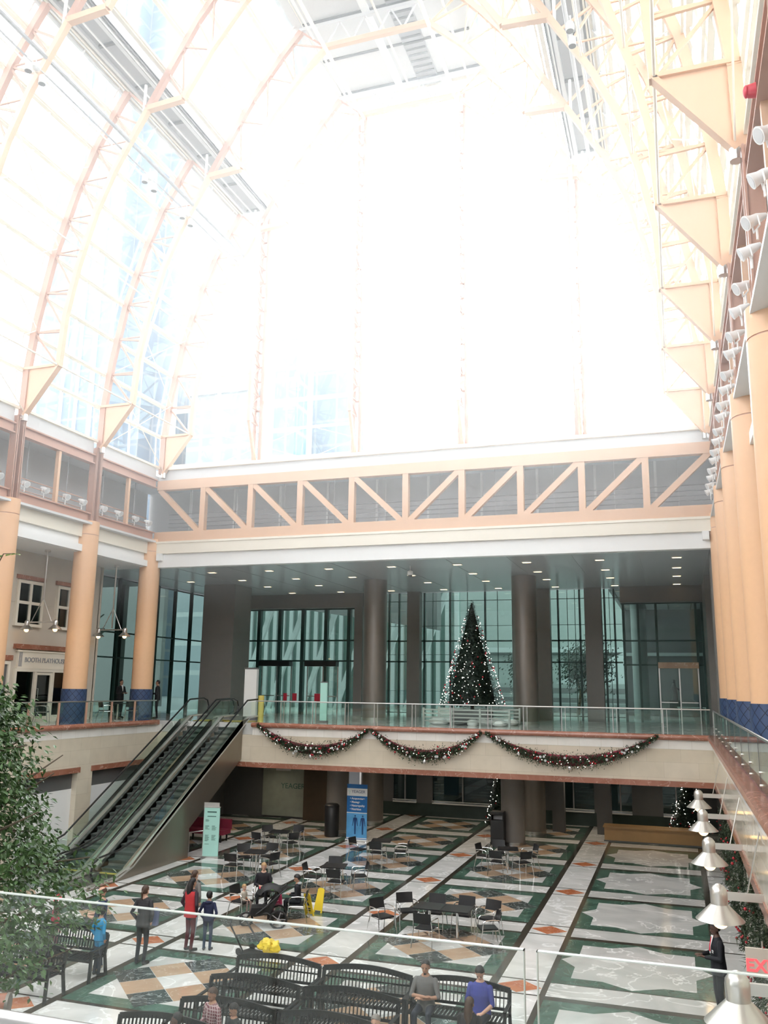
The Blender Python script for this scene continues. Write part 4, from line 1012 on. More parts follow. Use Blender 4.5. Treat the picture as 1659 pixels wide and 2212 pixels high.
# ------------------------------------------------------------------ Christmas garlands
def garland(x0, x1, z0, z1, sag, label, seed):
    rr = random.Random(seed)
    t = thing('christmas_garland', label, 'garland', ((x0+x1)/2, 33.86, 0))
    W = (x1-x0)/2
    def zc(u):  # u in -1..1
        return (z0+(z1-z0)*(u+1)/2) - sag*(1-abs(u)**2.1)
    n = 48
    b = MB(); vs = []; 
    for i in range(n+1):
        u = -1+2*i/n; w = .06+.30*(1-abs(u)**2); z = zc(u)
        for j, (dz, dy) in enumerate(((.5*w,-.02),(.25*w,-.09),(0,-.05),(-.28*w,-.10),(-.55*w,-.03),(-.5*w,.04),(.5*w,.04))): vs.append((u*W, dy, z+dz+.0))
    fs = [(i*7+j, i*7+(j+1) % 7, (i+1)*7+(j+1) % 7, (i+1)*7+j) for i in range(n) for j in range(7)]
    b.add(vs, fs); b.build('velvet_swag', VELVET, t, smooth=True)
    b = MB()
    for i in range(4200):
        u = rr.uniform(-1, 1); w = .05+.13*(1-abs(u)**2)
        p = Vector((u*W+rr.gauss(0,.02), -.12+rr.gauss(0,.03), zc(u)-.03+rr.gauss(0, w*.75)))
        d = Vector((rr.gauss(0,1), rr.gauss(-.4,.6), rr.gauss(0,1))).normalized()*rr.uniform(.05,.10); s_ = d.cross(Vector((rr.random(),rr.random(),rr.random()))).normalized()*.020
        b.add([p-s_, p+s_, p+d], [(0,1,2)])
    b.build('greenery', PINE2, t, fix=False)['kind'] = 'stuff'
    for nm, m, cnt, r0, r1 in (('red_baubles', BAUR, 26, .025, .04), ('silver_baubles', BAUS, 18, .018, .03), ('fairy_lights', FAIRY, 34, .008, .011)):
        b = MB()
        for i in range(cnt):
            u = rr.uniform(-.97, .97); w = .05+.13*(1-abs(u)**2)
            b.ell((u*W, -.19+rr.gauss(0,.015), zc(u)-.03+rr.gauss(0, w*.7)), rr.uniform(r0, r1), 8, 6)
        b.build(nm, m, t, smooth=True)['kind'] = 'stuff'
    b = MB()
    for i in range(14):
        u = rr.uniform(-.95, .95); w = .05+.13*(1-abs(u)**2); c = Vector((u*W, -.2, zc(u)-.03+rr.gauss(0, w*.6)))
        for k in range(6):
            a = k*PI/6; d = Vector((math.cos(a), 0, math.sin(a)))*.05; b.bar(c-d, c+d, .010)
    b.build('snowflakes', WHITE, t)['kind'] = 'stuff'
    b = MB(); b.ell((0,-.17, zc(0)-.26), .075, 12, 8); b.build('hanging_bauble', BAUS, t, smooth=True)
garland(-16.95, -11.95, 4.78, 4.72, .92, 'left swag of the Christmas garland on the far balcony', 1)
garland(-11.85, -7.3, 4.72, 4.74, .93, 'middle swag of the Christmas garland on the far balcony', 2)
garland(-7.15, -.75, 4.74, 4.80, .98, 'right swag of the Christmas garland on the far balcony, the widest', 3)

# ------------------------------------------------------------------ Christmas trees
def xmas(x, y, z0, H, R, label, lights, seed, n=9000):
    rr = random.Random(seed)
    t = thing('christmas_tree', label, 'Christmas tree', (x, y, z0))
    b = MB(); b.tube([(0,0,0),(0,0,H*.95)], [.09,.02], 8); b.build('trunk', BARK, t)
    b = MB()
    b.lathe([(R*.80,.25),(R*.55,H*.38),(R*.22,H*.75),(.02,H*.97)], n=20)
    for i in range(n):
        h = 1-math.sqrt(rr.random()); h = min(h, .995); z = .18+h*(H-.2); r = R*(1-h)*(1.0+.10*math.sin(h*55))+.04
        a = rr.uniform(0, 2*PI); q = rr.uniform(.62, 1.0)
        p = Vector((r*q*math.cos(a), r*q*math.sin(a), z)); d = (Vector((math.cos(a), math.sin(a), rr.uniform(-.55,.25)))+Vector((rr.gauss(0,.4),rr.gauss(0,.4),0))).normalized()*rr.uniform(.10,.20)*(.5+R/2.6)
        s_ = d.cross(Vector((0,0,1))).normalized()*.035
        b.add([p-s_, p+s_, p+d], [(0,1,2)])
    b.build('branches', PINE, t, fix=False)['kind'] = 'stuff'
    for nm, m, cnt, r_ in (('fairy_lights', FAIRY, lights, .013), ('red_baubles', BAUR, lights//4, .04), ('silver_baubles', BAUS, lights//5, .035)):
        b = MB()
        for i in range(cnt):
            h = 1-math.sqrt(rr.random()); z = .2+h*(H-.3); r = R*(1-h)*1.05+.10; a = rr.uniform(0, 2*PI)
            b.ell((r*math.cos(a), r*math.sin(a), z), r_*rr.uniform(.7,1.1), 6, 4)
        b.build(nm, m, t, smooth=True)['kind'] = 'stuff'
    return t
xmas(-8.75, 38.6, 5.45, 4.95, 1.32, 'tall slim decorated Christmas tree with white lights in the upper lobby', 330, 11)
xmas(.25, 41.8, .2, 2.75, .80, 'Christmas tree with white lights on the lower floor behind the wooden counter', 150, 12, 4000)
xmas(-8.05, 40.9, 0.05, 2.9, .55, 'Christmas tree half hidden by a column beside the tall black litter bin', 60, 13, 2500)
t = thing('display_fence', 'grey rail fence around white snow under the tall Christmas tree', 'fence', (-8.75, 38.6, 4.8))
for s_ in (-1, 1):
    for z in (.18,.34,.50,.66):
        b = MB(); b.box((-1.9, s_*1.3-.02, z-.03),(1.9, s_*1.3+.02, z+.03)); b.build('rail', STEEL, t)
    for x in (-1.9,-.63,.63,1.9): b = MB(); b.box((x-.04, s_*1.3-.04, 0),(x+.04, s_*1.3+.04, .74)); b.build('post', STEEL, t)
b = MB()
rr = random.Random(5)
for k in range(26): b.ell((rr.uniform(-1.7,1.7), rr.uniform(-1.1,1.1), .12), (rr.uniform(.2,.5), rr.uniform(.2,.4), rr.uniform(.08,.2)), 10, 6)
b.build('snow_blanket', WHITE, t, smooth=True)
b = MB(); b.box((-.8,-.8,.1),(.8,.8,.66)); b.build('plinth', DGREY, t)

# ------------------------------------------------------------------ pendant lamps, left aisle
def shade(b_metal, c, R=.27, mi=0, s=1.0):
    x, y, z = c
    prof = [(R*s, 0),(R*.42*s, R*.62*s),(R*.40*s, R*.64*s)]
    b_metal.lathe([(R*s,0),(R*.98*s,.012),(R*.40*s, R*.62*s),(R*.40*s, R*.60*s),(R*.95*s,-.004)], c, 24, cap=False)
def lamp_head(parent, c, R, metal):
    b = MB(); b.lathe([(R,0),(R*.36, R*.62),(R*.345, R*.62),(R*.97,-.006),(R,0)], c, 28, cap=False); sh = b.build('lamp_shade', metal, parent, smooth=True)
    b = MB(); b.lathe([(R*.35,R*.60),(R*.36,R*1.05),(R*.33,R*1.22),(R*.22,R*1.36),(R*.08,R*1.43),(.001,R*1.44)], c, 24); b.build('lamp_dome', metal, parent, smooth=True)
    b = MB(); b.ell((c[0],c[1],c[2]-R*.06), (R*.33,R*.33,R*.30), 16, 8); b.build('light_bulb', WARML, sh, smooth=True)
def pendant(x, y, label, bar):
    t = thing('pendant_lamp', label, 'pendant lamp', (x, y, 8.6))
    b = MB(); b.tube([(0,0,3.1),(0,0,.25 if bar else 1.05)], .035, 8); b.build('stem', STEEL, t)
    b = MB(); b.lathe([(.12,3.02),(.12,3.1)], n=14); b.build('ceiling_rose', STEEL, t)
    for s_ in (-1, 1):
        b = MB(); b.tube([(0,0,1.15),(s_*.50,0,.18)], .018, 6); b.build('stay', STEEL, t)
        lamp_head(t, (s_*.70,0,-.12), .27, STEEL)
    b = MB(); b.box((-.70,-.03,.14),(.70,.03,.20)); b.build('crossbar', STEEL, t)
pendant(-24.08, 28.4, 'double pendant lamp with two metal shades between the two nearer left columns', False)
pendant(-24.14, 33.1, 'double pendant lamp with two metal shades beside the far left column', True)

# ------------------------------------------------------------------ lamps on the right wall
places = ['farthest', 'second farthest', 'middle', 'second nearest', 'nearest and largest']
SAT = plain('satin_aluminium', (.74, .72, .68), .30, .85, var=.03)
for i, y in enumerate((29.45, 24.75, 20.15, 15.45, 10.9)):
    t = thing('wall_lamp', 'satin metal cone lamp on an arm, right wall, %s of five' % places[i], 'wall lamp', (.46, y, 2.88), 0)
    lamp_head(t, (0,0,0), .37, SAT)
    b = MB(); b.box((.12,-.03,.30),(.86,.03,.42)); b.build('arm', SAT, t)
    b = MB(); b.tube([(.42,0,.42),(.66,.0,1.35)], .012, 6); b.build('stay_rod', STEEL, t)
# right lower storefront
b = MB()
for k in range(16):
    y = 34.0-2.34*k
    b.box((1.42, y-.06, 0), (1.55, y+.06, 3.0), 0)
    b.box((1.3, y-.02, 0), (1.34, y+.02, 2.8), 1)
b.box((1.20, -1, 2.80), (1.55, 34.3, 3.0), 0); b.box((1.42, -1, 2.1), (1.5, 34.3, 2.18), 0); b.box((1.42,-1,0),(1.5,34.3,.2),0)
b.box((1.6, -1, 0), (1.75, 34.3, 3.0), 2)
struct(b.build('wall_right_storefront', [CREAM, STEEL, PLASTER]))
g = MB(); g.box((1.47, -1, .2), (1.48, 34.3, 2.8)); struct(g.build('window_11', DARKG))
def wall_garland(y, seed, label, L=2.3, z0=2.7):
    rr = random.Random(seed)
    t = thing('hanging_garland', label, 'garland', (1.22, y, z0))
    b = MB()
    for i in range(1500):
        z = -rr.uniform(0, L); w = .10+.05*math.sin(z*4)
        p = Vector((rr.gauss(0,w*.8), rr.gauss(0,w), z)); d = Vector((rr.gauss(0,1), rr.gauss(0,1), rr.gauss(-.3,.7))).normalized()*rr.uniform(.08,.18); s_ = d.cross(Vector((rr.random(),rr.random(),rr.random()))).normalized()*.013
        b.add([p-s_, p+s_, p+d], [(0,1,2)])
    b.build('greenery', PINE2, t, fix=False)['kind'] = 'stuff'
    b = MB()
    for i in range(22):
        k = rr.choice((.2,.5,.8)); b.ell((-.12+rr.gauss(0,.06), rr.gauss(0,.10), -L*k+rr.gauss(0,.12)), rr.uniform(.02,.036), 8, 6)
    b.build('red_baubles', BAUR, t, smooth=True)['kind'] = 'stuff'
for i, y in enumerate((31.0, 27.5, 23.5, 19.6, 16.0)):
    wall_garland(y, 30+i, 'green garland with red baubles on the right wall, ' + ['farthest from the viewer', 'second farthest', 'middle of the row', 'beyond the suited guard', 'nearest the viewer'][i])
t = thing('exit_sign', 'lit red EXIT sign hanging from the right balcony near the nearest lamps', 'sign', (.92, 13.6, 2.62))
b = MB(); b.box((-.22,-.02,0),(.26,.02,.36)); b.build('panel', PLASTER, t)
b = MB(); b.tube([(0,0,.34),(0,0,.45)], .012, 6); b.build('hanger', STEEL, t)
REDG = plain('lit_red_letters', (1,.1,.1), .5, emit=(1.0,.08,.10), estr=.8)
text_obj('EXIT', .22, REDG, fny(0,-.022,.07), 'lettering', t, bold=.006)

# ------------------------------------------------------------------ furniture
def chair_proto():
    t = thing('stacking_chair', 'x', 'chair')
    b = MB(); b.lathe([(.0,0)], n=3) if 0 else None
    b.prism([(-.22,-.22),(.22,-.22),(.21,.20),(-.21,.20)], 'z', .43, .46); b.prism([(-.22,-.25),(.22,-.25),(.22,-.21),(-.22,-.21)], 'z', .415, .455); b.build('seat', BLACKP, t)
    b = MB(); n = 8
    vs = []
    for i in range(n+1):
        a = (i/n-.5)*1.0; x = .235*math.sin(a)/math.sin(.5); y = .235-.05*(1-math.cos(a))*4
        for z, dy in ((.58,-.0),(.84,.06)): vs += [(x, y+dy, z), (x, y+dy+.018, z)]
    fs = []
    for i in range(n):
        o = i*4; p = o+4
        fs += [(o,p,p+2,o+2),(o+1,o+3,p+3,p+1),(o+2,p+2,p+3,o+3),(o,o+1,p+1,p)]
    fs += [(0,2,3,1),(n*4,n*4+1,n*4+3,n*4+2)]
    b.add(vs, fs); b.build('backrest', BLACKP, t, smooth=True)
    for s_ in (-1, 1):
        b = MB(); b.tube([(s_*.29,-.27,0),(s_*.27,-.22,.45),(s_*.27,-.20,.62)], .0125, 6); b.build('leg', CHROME, t)
        b = MB(); b.tube([(s_*.28,.30,0),(s_*.25,.20,.45),(s_*.235,.24,.66)], .0125, 6); b.build('leg', CHROME, t)
        b = MB(); b.tube([(s_*.27,-.20,.62),(s_*.27,-.15,.66),(s_*.265,.05,.675),(s_*.245,.22,.66)], .0135, 6); b.build('armrest', CHROME, t)
    b = MB(); b.tube([(-.27,-.20,.42),(.27,-.20,.42)], .011, 6); b.tube([(-.27,-.20,.42),(-.25,.18,.42),(.25,.18,.42),(.27,-.20,.42)], .011, 6); b.build('seat_frame', CHROME, t)
    return t
ch0 = chair_proto(); ch_used = [False]
def place_chair(x, y, rz, lab, z=0.0, sc=None):
    rz = math.radians(rz)
    if not ch_used[0]:
        ch0.location = (x, y, z); ch0.rotation_euler = (0,0,rz); ch0['label'] = lab; ch0['group'] = 'black armchairs with chrome frames'; ch_used[0] = True; return ch0
    return dup(ch0, (x, y, z), rz, lab)
def table_proto():
    t = thing('cafe_table', 'x', 'table', group='black square cafe tables')
    b = MB(); b.box((-.37,-.37,.72),(.37,.37,.75)); b.build('tabletop', BLACKP, t)
    b = MB(); b.tube([(0,0,.02),(0,0,.72)], .035, 12); b.build('column', CHROME, t, smooth=True)
    b = MB()
    for a in (0, PI/2): b.bar((-.30*math.cos(a+.78),-.30*math.sin(a+.78),.02),(.30*math.cos(a+.78),.30*math.sin(a+.78),.02), .05, .03)
    b.build('foot_cross', CHROME, t)
    return t
tb0 = table_proto(); tb_used = [False]
def place_table(x, y, rz, lab, z=0.0):
    rz = math.radians(rz)
    if not tb_used[0]: tb0.location = (x, y, z); tb0.rotation_euler = (0,0,rz); tb0['label'] = lab; tb_used[0] = True
    else: dup(tb0, (x, y, z), rz, lab)
place_table(-6.5, 23.42, 0, 'left one of two black square tables pushed together at centre right'); place_table(-5.75, 23.42, 0, 'right one of two black square tables pushed together at centre right')
for a in ((-7.75, 23.2, 55, 'black armchair standing apart at far left of the double table'), (-7.3, 24.0, 35, 'black armchair at the back left corner of the double table'),
          (-6.55, 24.15, 0, 'black armchair behind the left half of the double table'), (-5.75, 24.2, -5, 'black armchair behind the right half of the double table'), (-5.05, 24.05, -20, 'black armchair at the back right corner of the double table'),
          (-6.35, 22.5, 175, 'black armchair on the near side of the double table, its back to the viewer'), (-4.85, 23.1, -65, 'black armchair at the right end of the double table')):
    place_chair(*a)
T = [('A', -14.15, 28.5, 'behind the seated mother'), ('B', -15.2, 32.6, 'farthest left, beside the round bin'), ('C', -10.75, 27.3, 'right of the wet floor sign'), ('D', -10.85, 32.3, 'in front of the blue banner'), ('E', -6.1, 32.5, 'farthest right, near the tall litter bin')]
for n_, x, y, l in T: place_table(x, y, 12, 'black square cafe table, the one ' + l)
C_ = [(-14.55,27.6,180,0),(-13.5,28.2,-110,0),(-14.85,28.95,35,0),(-14.1,29.4,0,0),(-15.65,31.8,165,1),(-14.55,32.2,-125,1),(-15.9,33.1,45,1),(-14.9,33.5,0,1),
      (-11.35,26.9,95,2),(-10.4,26.55,180,2),(-11.05,28.0,10,2),(-10.0,27.6,-60,2),(-11.65,31.9,75,3),(-10.75,31.55,180,3),(-10.0,32.1,-80,3),(-6.95,32.5,75,4),(-6.3,31.6,175,4),(-5.45,31.8,-140,4),(-6.6,33.3,10,4),(-5.4,33.0,-60,4)]
tn = ['behind the seated mother', 'by the round bin', 'right of the yellow sign', 'before the blue banner', 'near the tall bin']
cnt = [0]*5
sidew = {0: ['near', 'right', 'back left', 'far'], 1: ['near left', 'near right', 'far left', 'far'], 2: ['left', 'near', 'far', 'right'], 3: ['left', 'near', 'right'], 4: ['left', 'near', 'near right', 'far', 'far right']}
for x, y, r_, k in C_:
    place_chair(x, y, r_, 'black armchair at the %s side of the table %s' % (sidew[k][cnt[k]], tn[k])); cnt[k] += 1
place_table(-11.15, 23.75, 0, 'black square table with a green bottle where the family sits')
place_chair(-11.75, 24.2, 20, 'black armchair under the seated mother'); place_chair(-11.95, 23.25, 80, 'black armchair under the toddler'); place_chair(-10.35, 23.55, -75, 'black armchair under the boy in the grey hood')
# upper level chairs by the left railing
for a in ((-24.4, 29.3, 120, 'silver framed armchair on the left balcony in front of the theatre doors'), (-23.7, 29.9, 200, 'silver framed armchair on the left balcony beside the tiled column'), (-23.4, 32.1, 150, 'silver framed armchair on the left balcony between the two far columns'), (-23.0, 33.4, 210, 'silver framed armchair on the left balcony beside the far corner column')):
    place_chair(a[0], a[1], a[2], a[3], 4.8)
place_table(-23.3, 32.8, 10, 'small table on the left balcony between the two far columns', 4.8)

def bench_proto():
    t = thing('slatted_bench', 'x', 'bench', group='black slatted metal benches')
    b = MB(); L = .93
    top = lambda x: .83+.10*math.cos(x/L*PI/2*1.0)
    n = 16
    pts = [(-L+2*L*i/n) for i in range(n+1)]
    for a, c in zip(pts[:-1], pts[1:]):
        b.bar((a, .10, top(a)), (c, .10, top(c)), .03, .10, up=(0,0,1)); 
    b.bar((-L,.02,.52),(L,.02,.52), .03, .05); b.bar((-L,.065,.70),(L,.065,.70), .02, .03)
    for i in range(25):
        x = -L+.04+i*(2*L-.08)/24; b.bar((x,.02,.50),(x,.10,top(x)), .042, .012, up=(1,0,0)) 
    b.build('backrest', BLACKM, t)
    b = MB()
    for i in range(25):
        x = -L+.04+i*(2*L-.08)/24; b.box((x-.021,-.46,.435),(x+.021,.02,.45))
    b.box((-L,-.50,.40),(L,-.44,.45)); b.box((-L,-.01,.40),(L,.05,.45)); b.build('seat', BLACKM, t)
    for s_ in (-1, 1):
        b = MB(); b.bar((s_*L,-.50,0),(s_*L,-.46,.62), .055, .055); b.build('leg', BLACKM, t)
        b = MB(); b.bar((s_*L,.10,0),(s_*L,.02,.45), .055, .055); b.bar((s_*L,.02,.45),(s_*L,.10,.85), .05, .05); b.build('leg', BLACKM, t)
        b = MB(); b.bar((s_*L,-.50,.63),(s_*L,.05,.64), .06, .03); b.build('armrest', BLACKM, t)
    return t
bp0 = bench_proto(); first = True
BN = []
rowname = ['back row', 'second row', 'third row', 'front row']
colname = ['left', 'middle', 'right']
for r_, (y, xs) in enumerate(((17.36, (-8.06, -6.12, -4.2)), (16.06, (-7.95, -5.98)), (14.78, (-7.82, -5.9)), (13.75, (-8.4,)))):
    for c_, x in enumerate(xs):
        lab = 'black slatted metal bench, %s of the central group, %s' % (rowname[r_], ('its only bench' if len(xs) == 1 else ('%s one' % (colname[c_] if len(xs) == 3 else ('left', 'right')[c_]))))
        BN.append((x, y, lab))
BN += [(-13.38, 17.7, 'black slatted bench at left partly under the fig tree, behind its twin'), (-13.45, 16.38, 'black slatted bench at left under the fig leaves, nearer the viewer'), (-14.0, 15.1, 'black slatted bench at the left edge, mostly behind leaves')]
for x, y, lab in BN:
    if first: bp0.location = (x, y, 0); bp0['label'] = lab; first = False
    else: dup(bp0, (x, y, 0), 0, lab)

# planter cap, ficus tree
t = thing('planter', 'rose brown marble planter edge with a steel collar at lower left', 'planter', (-12.9, 14.4, 0))
b = MB(); b.tube([(.38,.42,.32),(-2.3,-.9,.32)], .20, 16); b.build('rounded_cap', ROSE, t, smooth=True)
b = MB(); b.prism([(.34,.45),(-2.3,-.85),(-2.2,-1.1),(.44,.2)], 'z', 0, .22); b.build('kerb', ROSE, t)
b = MB(); b.tube([(.41,.435,.32),(.36,.41,.32)], .208, 16); b.build('collar', BRONZE, t, smooth=True)
def ficus():
    rr = random.Random(21)
    t = thing('fig_tree', 'tall leafy green fig tree filling the lower left edge of the view', 'tree', (-9.0, 9.4, 0))
    b = MB(); b.tube([(0,0,0),(.1,0,1.5),(-.05,.1,3.0),(.1,0,4.6),(0,0,6.2)], [.14,.12,.10,.07,.03], 10)
    br = []
    for k in range(26):
        z = 2.5+3.6*k/26; a = rr.uniform(0, 6.28); R = rr.uniform(.9, 1.9)*(1.1-.45*(z-2.5)/3.6)
        e = (R*math.cos(a), R*math.sin(a), z+rr.uniform(-.2,.6)); br.append(e)
        b.tube([(0,0,z-.3),(e[0]*.5,e[1]*.5,z+.1),e], [.035,.02,.008], 5)
    b.tube([(0,0,6.0),(.7,-.9,7.2),(2.05,-1.9,7.78),(2.2,-1.9,7.78)], [.03,.015,.006,.003], 5)
    b.build('trunk', BARK, t)
    edge = [(2.6,.75),(3.0,1.8),(3.3,2.1),(3.6,2.25),(3.85,2.2),(4.2,1.7),(4.6,1.35),(5.2,1.05),(5.7,.95),(5.95,.85),(6.15,.6),(6.4,.3)]
    def Rz(z):
        for (a, ra), (c, rc) in zip(edge[:-1], edge[1:]):
            if a <= z <= c: return ra+(rc-ra)*(z-a)/(c-a)
        return .3
    b = MB()
    def leaf(p, d, n, L, mi=0):
        d = d.normalized(); s_ = d.cross(n).normalized()*L*.26; up = s_.cross(d).normalized()
        b.add([p, p+d*L*.45+s_+up*L*.06, p+d*L, p+d*L*.45-s_+up*L*.06, p+d*L*.45], [(0,4,1),(1,4,2),(2,4,3),(3,4,0)], mi)
    cl = []
    for i in range(1350):
        z = rr.uniform(2.75, 6.3); a = rr.uniform(0, 2*PI); q = math.sqrt(rr.uniform(.15, 1))
        R = Rz(z)*(.86+.14*math.sin(a*5+z*3)); cl.append(Vector((R*q*math.cos(a)*.93, R*q*math.sin(a)*.93, z)))
    for c in cl:
        for j in range(14):
            p = c+Vector((rr.gauss(0,.12), rr.gauss(0,.12), rr.gauss(0,.10)))
            o = Vector((p.x, p.y, 0)); o = o.normalized() if o.length > .1 else Vector((1,0,0))
            d = o*rr.uniform(.2,1)+Vector((rr.gauss(0,.6), rr.gauss(0,.6), rr.uniform(-1.2,.1)))
            leaf(p, d, Vector((rr.gauss(0,.4), rr.gauss(0,.4), 1)), rr.uniform(.07,.115))
    b.build('foliage', LEAF, t, fix=False)['kind'] = 'stuff'
    b = MB()
    for k in range(7):
        p = Vector((1.75+.07*k, -1.85, 7.72+.01*k)); leaf(p, Vector((1,rr.gauss(0,.4),rr.uniform(-.6,.3))), Vector((0,0,1)), .10)
    b.build('young_twig_leaves', LEAF2, t, fix=False)['kind'] = 'stuff'
ficus()

# banner, directory sign, litter bins, wet floor sign, cart
t = thing('roll_up_banner', 'blue and white roll-up banner lettered YEAGER, listing acupuncture, massage, naturopathy and nutrition', 'banner', (-13.2, 35.95, 0))
b = MB(); b.box((-.46,0,.06),(.46,.012,2.30), 0); b.box((-.46,-.004,1.82),(.46,0,2.13), 1); b.box((-.46,-.004,.12),(.46,0,1.12), 2); b.box((-.46,-.005,1.12),(.46,0,1.15), 1); b.box((-.46,-.005,.10),(.46,0,.13), 1)
sh = b.build('banner_sheet', [BLUEP, WHITE, BLUEL], t)
text_obj('YEAGER', .17, NAVYP, fny(.06,-.006,1.94), 'lettering', sh, .002)
text_obj('Acupuncture & Wellness', .06, GREY, fny(.08,-.006,1.85), 'lettering', sh, .001) if 0 else None
for i, w_ in enumerate(('Acupuncture', 'Massage', 'Naturopathy', 'Nutrition')): text_obj('\u2022 '+w_, .115, WHITE, fny(-.32,-.006,1.68-.145*i), 'lettering', sh, .002, align='LEFT', bold=.003)
for i, x in enumerate((-.07, .27)):
    b = MB(); 
    b.prism([(x-.035,.62),(x-.03,.27),(x-.005,.27),(x,.55),(x+.005,.27),(x+.03,.27),(x+.035,.62),(x+.05,.86),(x+.10,.60),(x+.125,.61),(x+.085,.92),(x+.03,.95),(x-.03,.95),(x-.085,.92),(x-.125,.61),(x-.10,.60),(x-.05,.86)], 'y', -.008, -.003)
    b.tube([(x,-.008,1.01),(x,-.003,1.01)], .035, 12); b.build('body_figure', NAVYP, sh)
b = MB(); b.tube([(-.40,-.006,2.05),(-.34,-.006,1.98),(-.33,-.006,1.88)], .008, 5); b.tube([(-.34,-.006,2.06),(-.30,-.006,2.0),(-.34,-.006,1.96)], .006, 5); b.build('logo_figure', TEALP, sh)
b = MB(); b.box((-.48,-.10,0),(.48,.10,.07)); b.build('base', WHITE, t)
for s_ in (-1,1): b = MB(); b.box((s_*.40-.04,-.16,0),(s_*.40+.04,.16,.02)); b.build('foot', BLACKM, t)
t = thing('directory_sign', 'pale teal directory sign board on a steel stand near the escalator', 'sign', (-17.05, 30.45, 0), math.radians(12))
b = MB(); b.box((-.30,-.03,.06),(.30,.03,1.80)); b.build('panel', TEALP, t)
b = MB(); b.box((-.34,.03,0),(.26,.07,1.98)); b.build('rear_plate', STEEL, t)
b = MB(); b.box((-.34,-.12,0),(.34,.12,.06)); b.build('base', STEEL, t)
b = MB(); b.box((-.32,-.04,1.80),(.32,.035,1.84)); b.build('top_clamp', STEEL, t)
b = MB()
rr = random.Random(3)
b.box((-.18,-.034,1.62),(.18,-.03,1.67)); b.box((-.17,-.034,1.47),(.17,-.03,1.50))
for blk, (x0, z0, n_) in enumerate(((-.24,1.36,3),(-.24,1.14,5),(.02,1.14,6),(-.24,.80,8),(.02,.80,7),(-.24,.48,1))):
    for i in range(n_): b.box((x0,-.033,z0-.03*i),(x0+rr.uniform(.10,.18),-.03,z0-.03*i+.012))
b.build('printed_lines', INK, t)
t = thing('litter_bin', 'round black litter bin beside the column left of the blue banner', 'bin', (-14.6, 36.6, 0))
b = MB(); b.lathe([(.29,0),(.31,.05),(.31,1.22),(.29,1.25)], n=28); b.build('body', BLACKP, t, smooth=True)
b = MB(); b.lathe([(.32,1.22),(.32,1.30),(.26,1.36),(.20,1.37)], n=28); b.build('lid', BLACKP, t, smooth=True)
t = thing('litter_bin', 'tall square black litter bin with a slot, beside the right column', 'bin', (-7.35, 37.1, 0))
b = MB(); b.box((-.27,-.27,0),(.27,.27,1.05)); b.build('body', BLACKP, t)
b = MB(); b.box((-.27,-.27,1.28),(.27,.27,1.38)); b.box((-.27,-.27,1.05),(-.23,.27,1.28)); b.box((.23,-.27,1.05),(.27,.27,1.28)); b.box((-.27,.2,1.05),(.27,.27,1.28)); b.build('hood', BLACKP, t)
b = MB(); b.box((-.2,.0,1.06),(.2,.02,1.22)); b.build('flap', GREY, t)
t = thing('wet_floor_sign', 'yellow folding wet floor sign beside the boy in the grey hood', 'sign', (-10.2, 24.35, 0), math.radians(-12))
for s_ in (-1,1):
    b = MB(); b.prism([(-.15,0),(-.10,0),(-.10,.06),(.10,.06),(.10,0),(.15,0),(.11,.62),(.06,.66),(-.06,.66),(-.11,.62)], 'y', -.01, .01)
    o = b.build('panel', YELLOW, t); o.rotation_euler = (s_*-.28, 0, 0); o.location = (0, s_*.19, 0)
    if s_ < 0:
        c = MB(); c.prism([(-.05,.30),(.05,.30),(0,.42)], 'y', -.013,-.010); c.tube([(0,-.012,.5),(.0,-.0125,.45)], .02, 6); c.box((-.07,-.013,.20),(.07,-.010,.23)); c.box((-.06,-.013,.14),(.06,-.010,.17)); c.build('printed_warning', BLACKP, o)
t = thing('folding_trolley', 'black folding trolley lying back with a yellow cloth bundle behind the benches', 'trolley', (-10.3, 20.3, 0), math.radians(-18))
b = MB(); b.tube([(-.05,.0,.05),(-.42,-.1,.62),(-.46,.0,.76),(-.36,.18,.80),(-.25,.24,.70),(.42,.25,.10)], .022, 8); b.build('handle_frame', BLACKM, t, smooth=True)
b = MB(); b.box((-.1,-.12,.03),(.55,.30,.06)); b.build('toe_plate', BLACKM, t)
for y in (-.15,.32): b = MB(); b.tube([(-.05,y-.02,.08),(-.05,y+.02,.08)], .08, 16); b.build('wheel', RUBBER, t)
b = MB(); b.ell((.32,.08,.17), (.30,.20,.15), 26, 16); rr = random.Random(8)
from mathutils import noise as mnoise
b.v = [tuple(Vector(v)+(Vector(v)-Vector((.32,.08,.17))).normalized()*(.10*mnoise.noise(Vector(v)*9)+.05*mnoise.noise(Vector(v)*22))) for v in b.v]
o = b.build('cloth_bundle', YELLOW, smooth=True); o.location = (-10.05, 20.42, 0); tag(o, 'crumpled bright yellow cloth heaped on the black folding trolley', 'cloth')
# stroller
t = thing('stroller', 'big black three wheeled stroller with red trim in front of the family table', 'stroller', (-10.95, 22.75, 0), math.radians(-65))
for (x, y, r_) in ((-.30,.35,.22),(.30,.35,.22),(0,-.52,.17)):
    b = MB(); pts = [(x, y+r_*math.cos(a), r_+r_*.0+r_*math.sin(a)) for a in np.linspace(0, 2*PI, 21)]; b.tube(pts, .028, 6); w = b.build('wheel', RUBBER, t, smooth=True)
    b = MB(); b.tube([(x-.03,y,r_),(x+.03,y,r_)], .04, 8)
    for a in range(5): b.bar((x,y,r_),(x, y+r_*math.cos(a*1.257), r_+r_*math.sin(a*1.257)), .02)
    b.build('hub', GREY, w)
b = MB()
for s_ in (-1,1):
    b.tube([(s_*.30,.35,.22),(s_*.26,.05,.38),(s_*.10,-.40,.30),(0,-.52,.20)], .018, 6); b.tube([(s_*.26,-.25,.35),(s_*.27,.10,.62),(s_*.26,.55,1.0)], .018, 6)
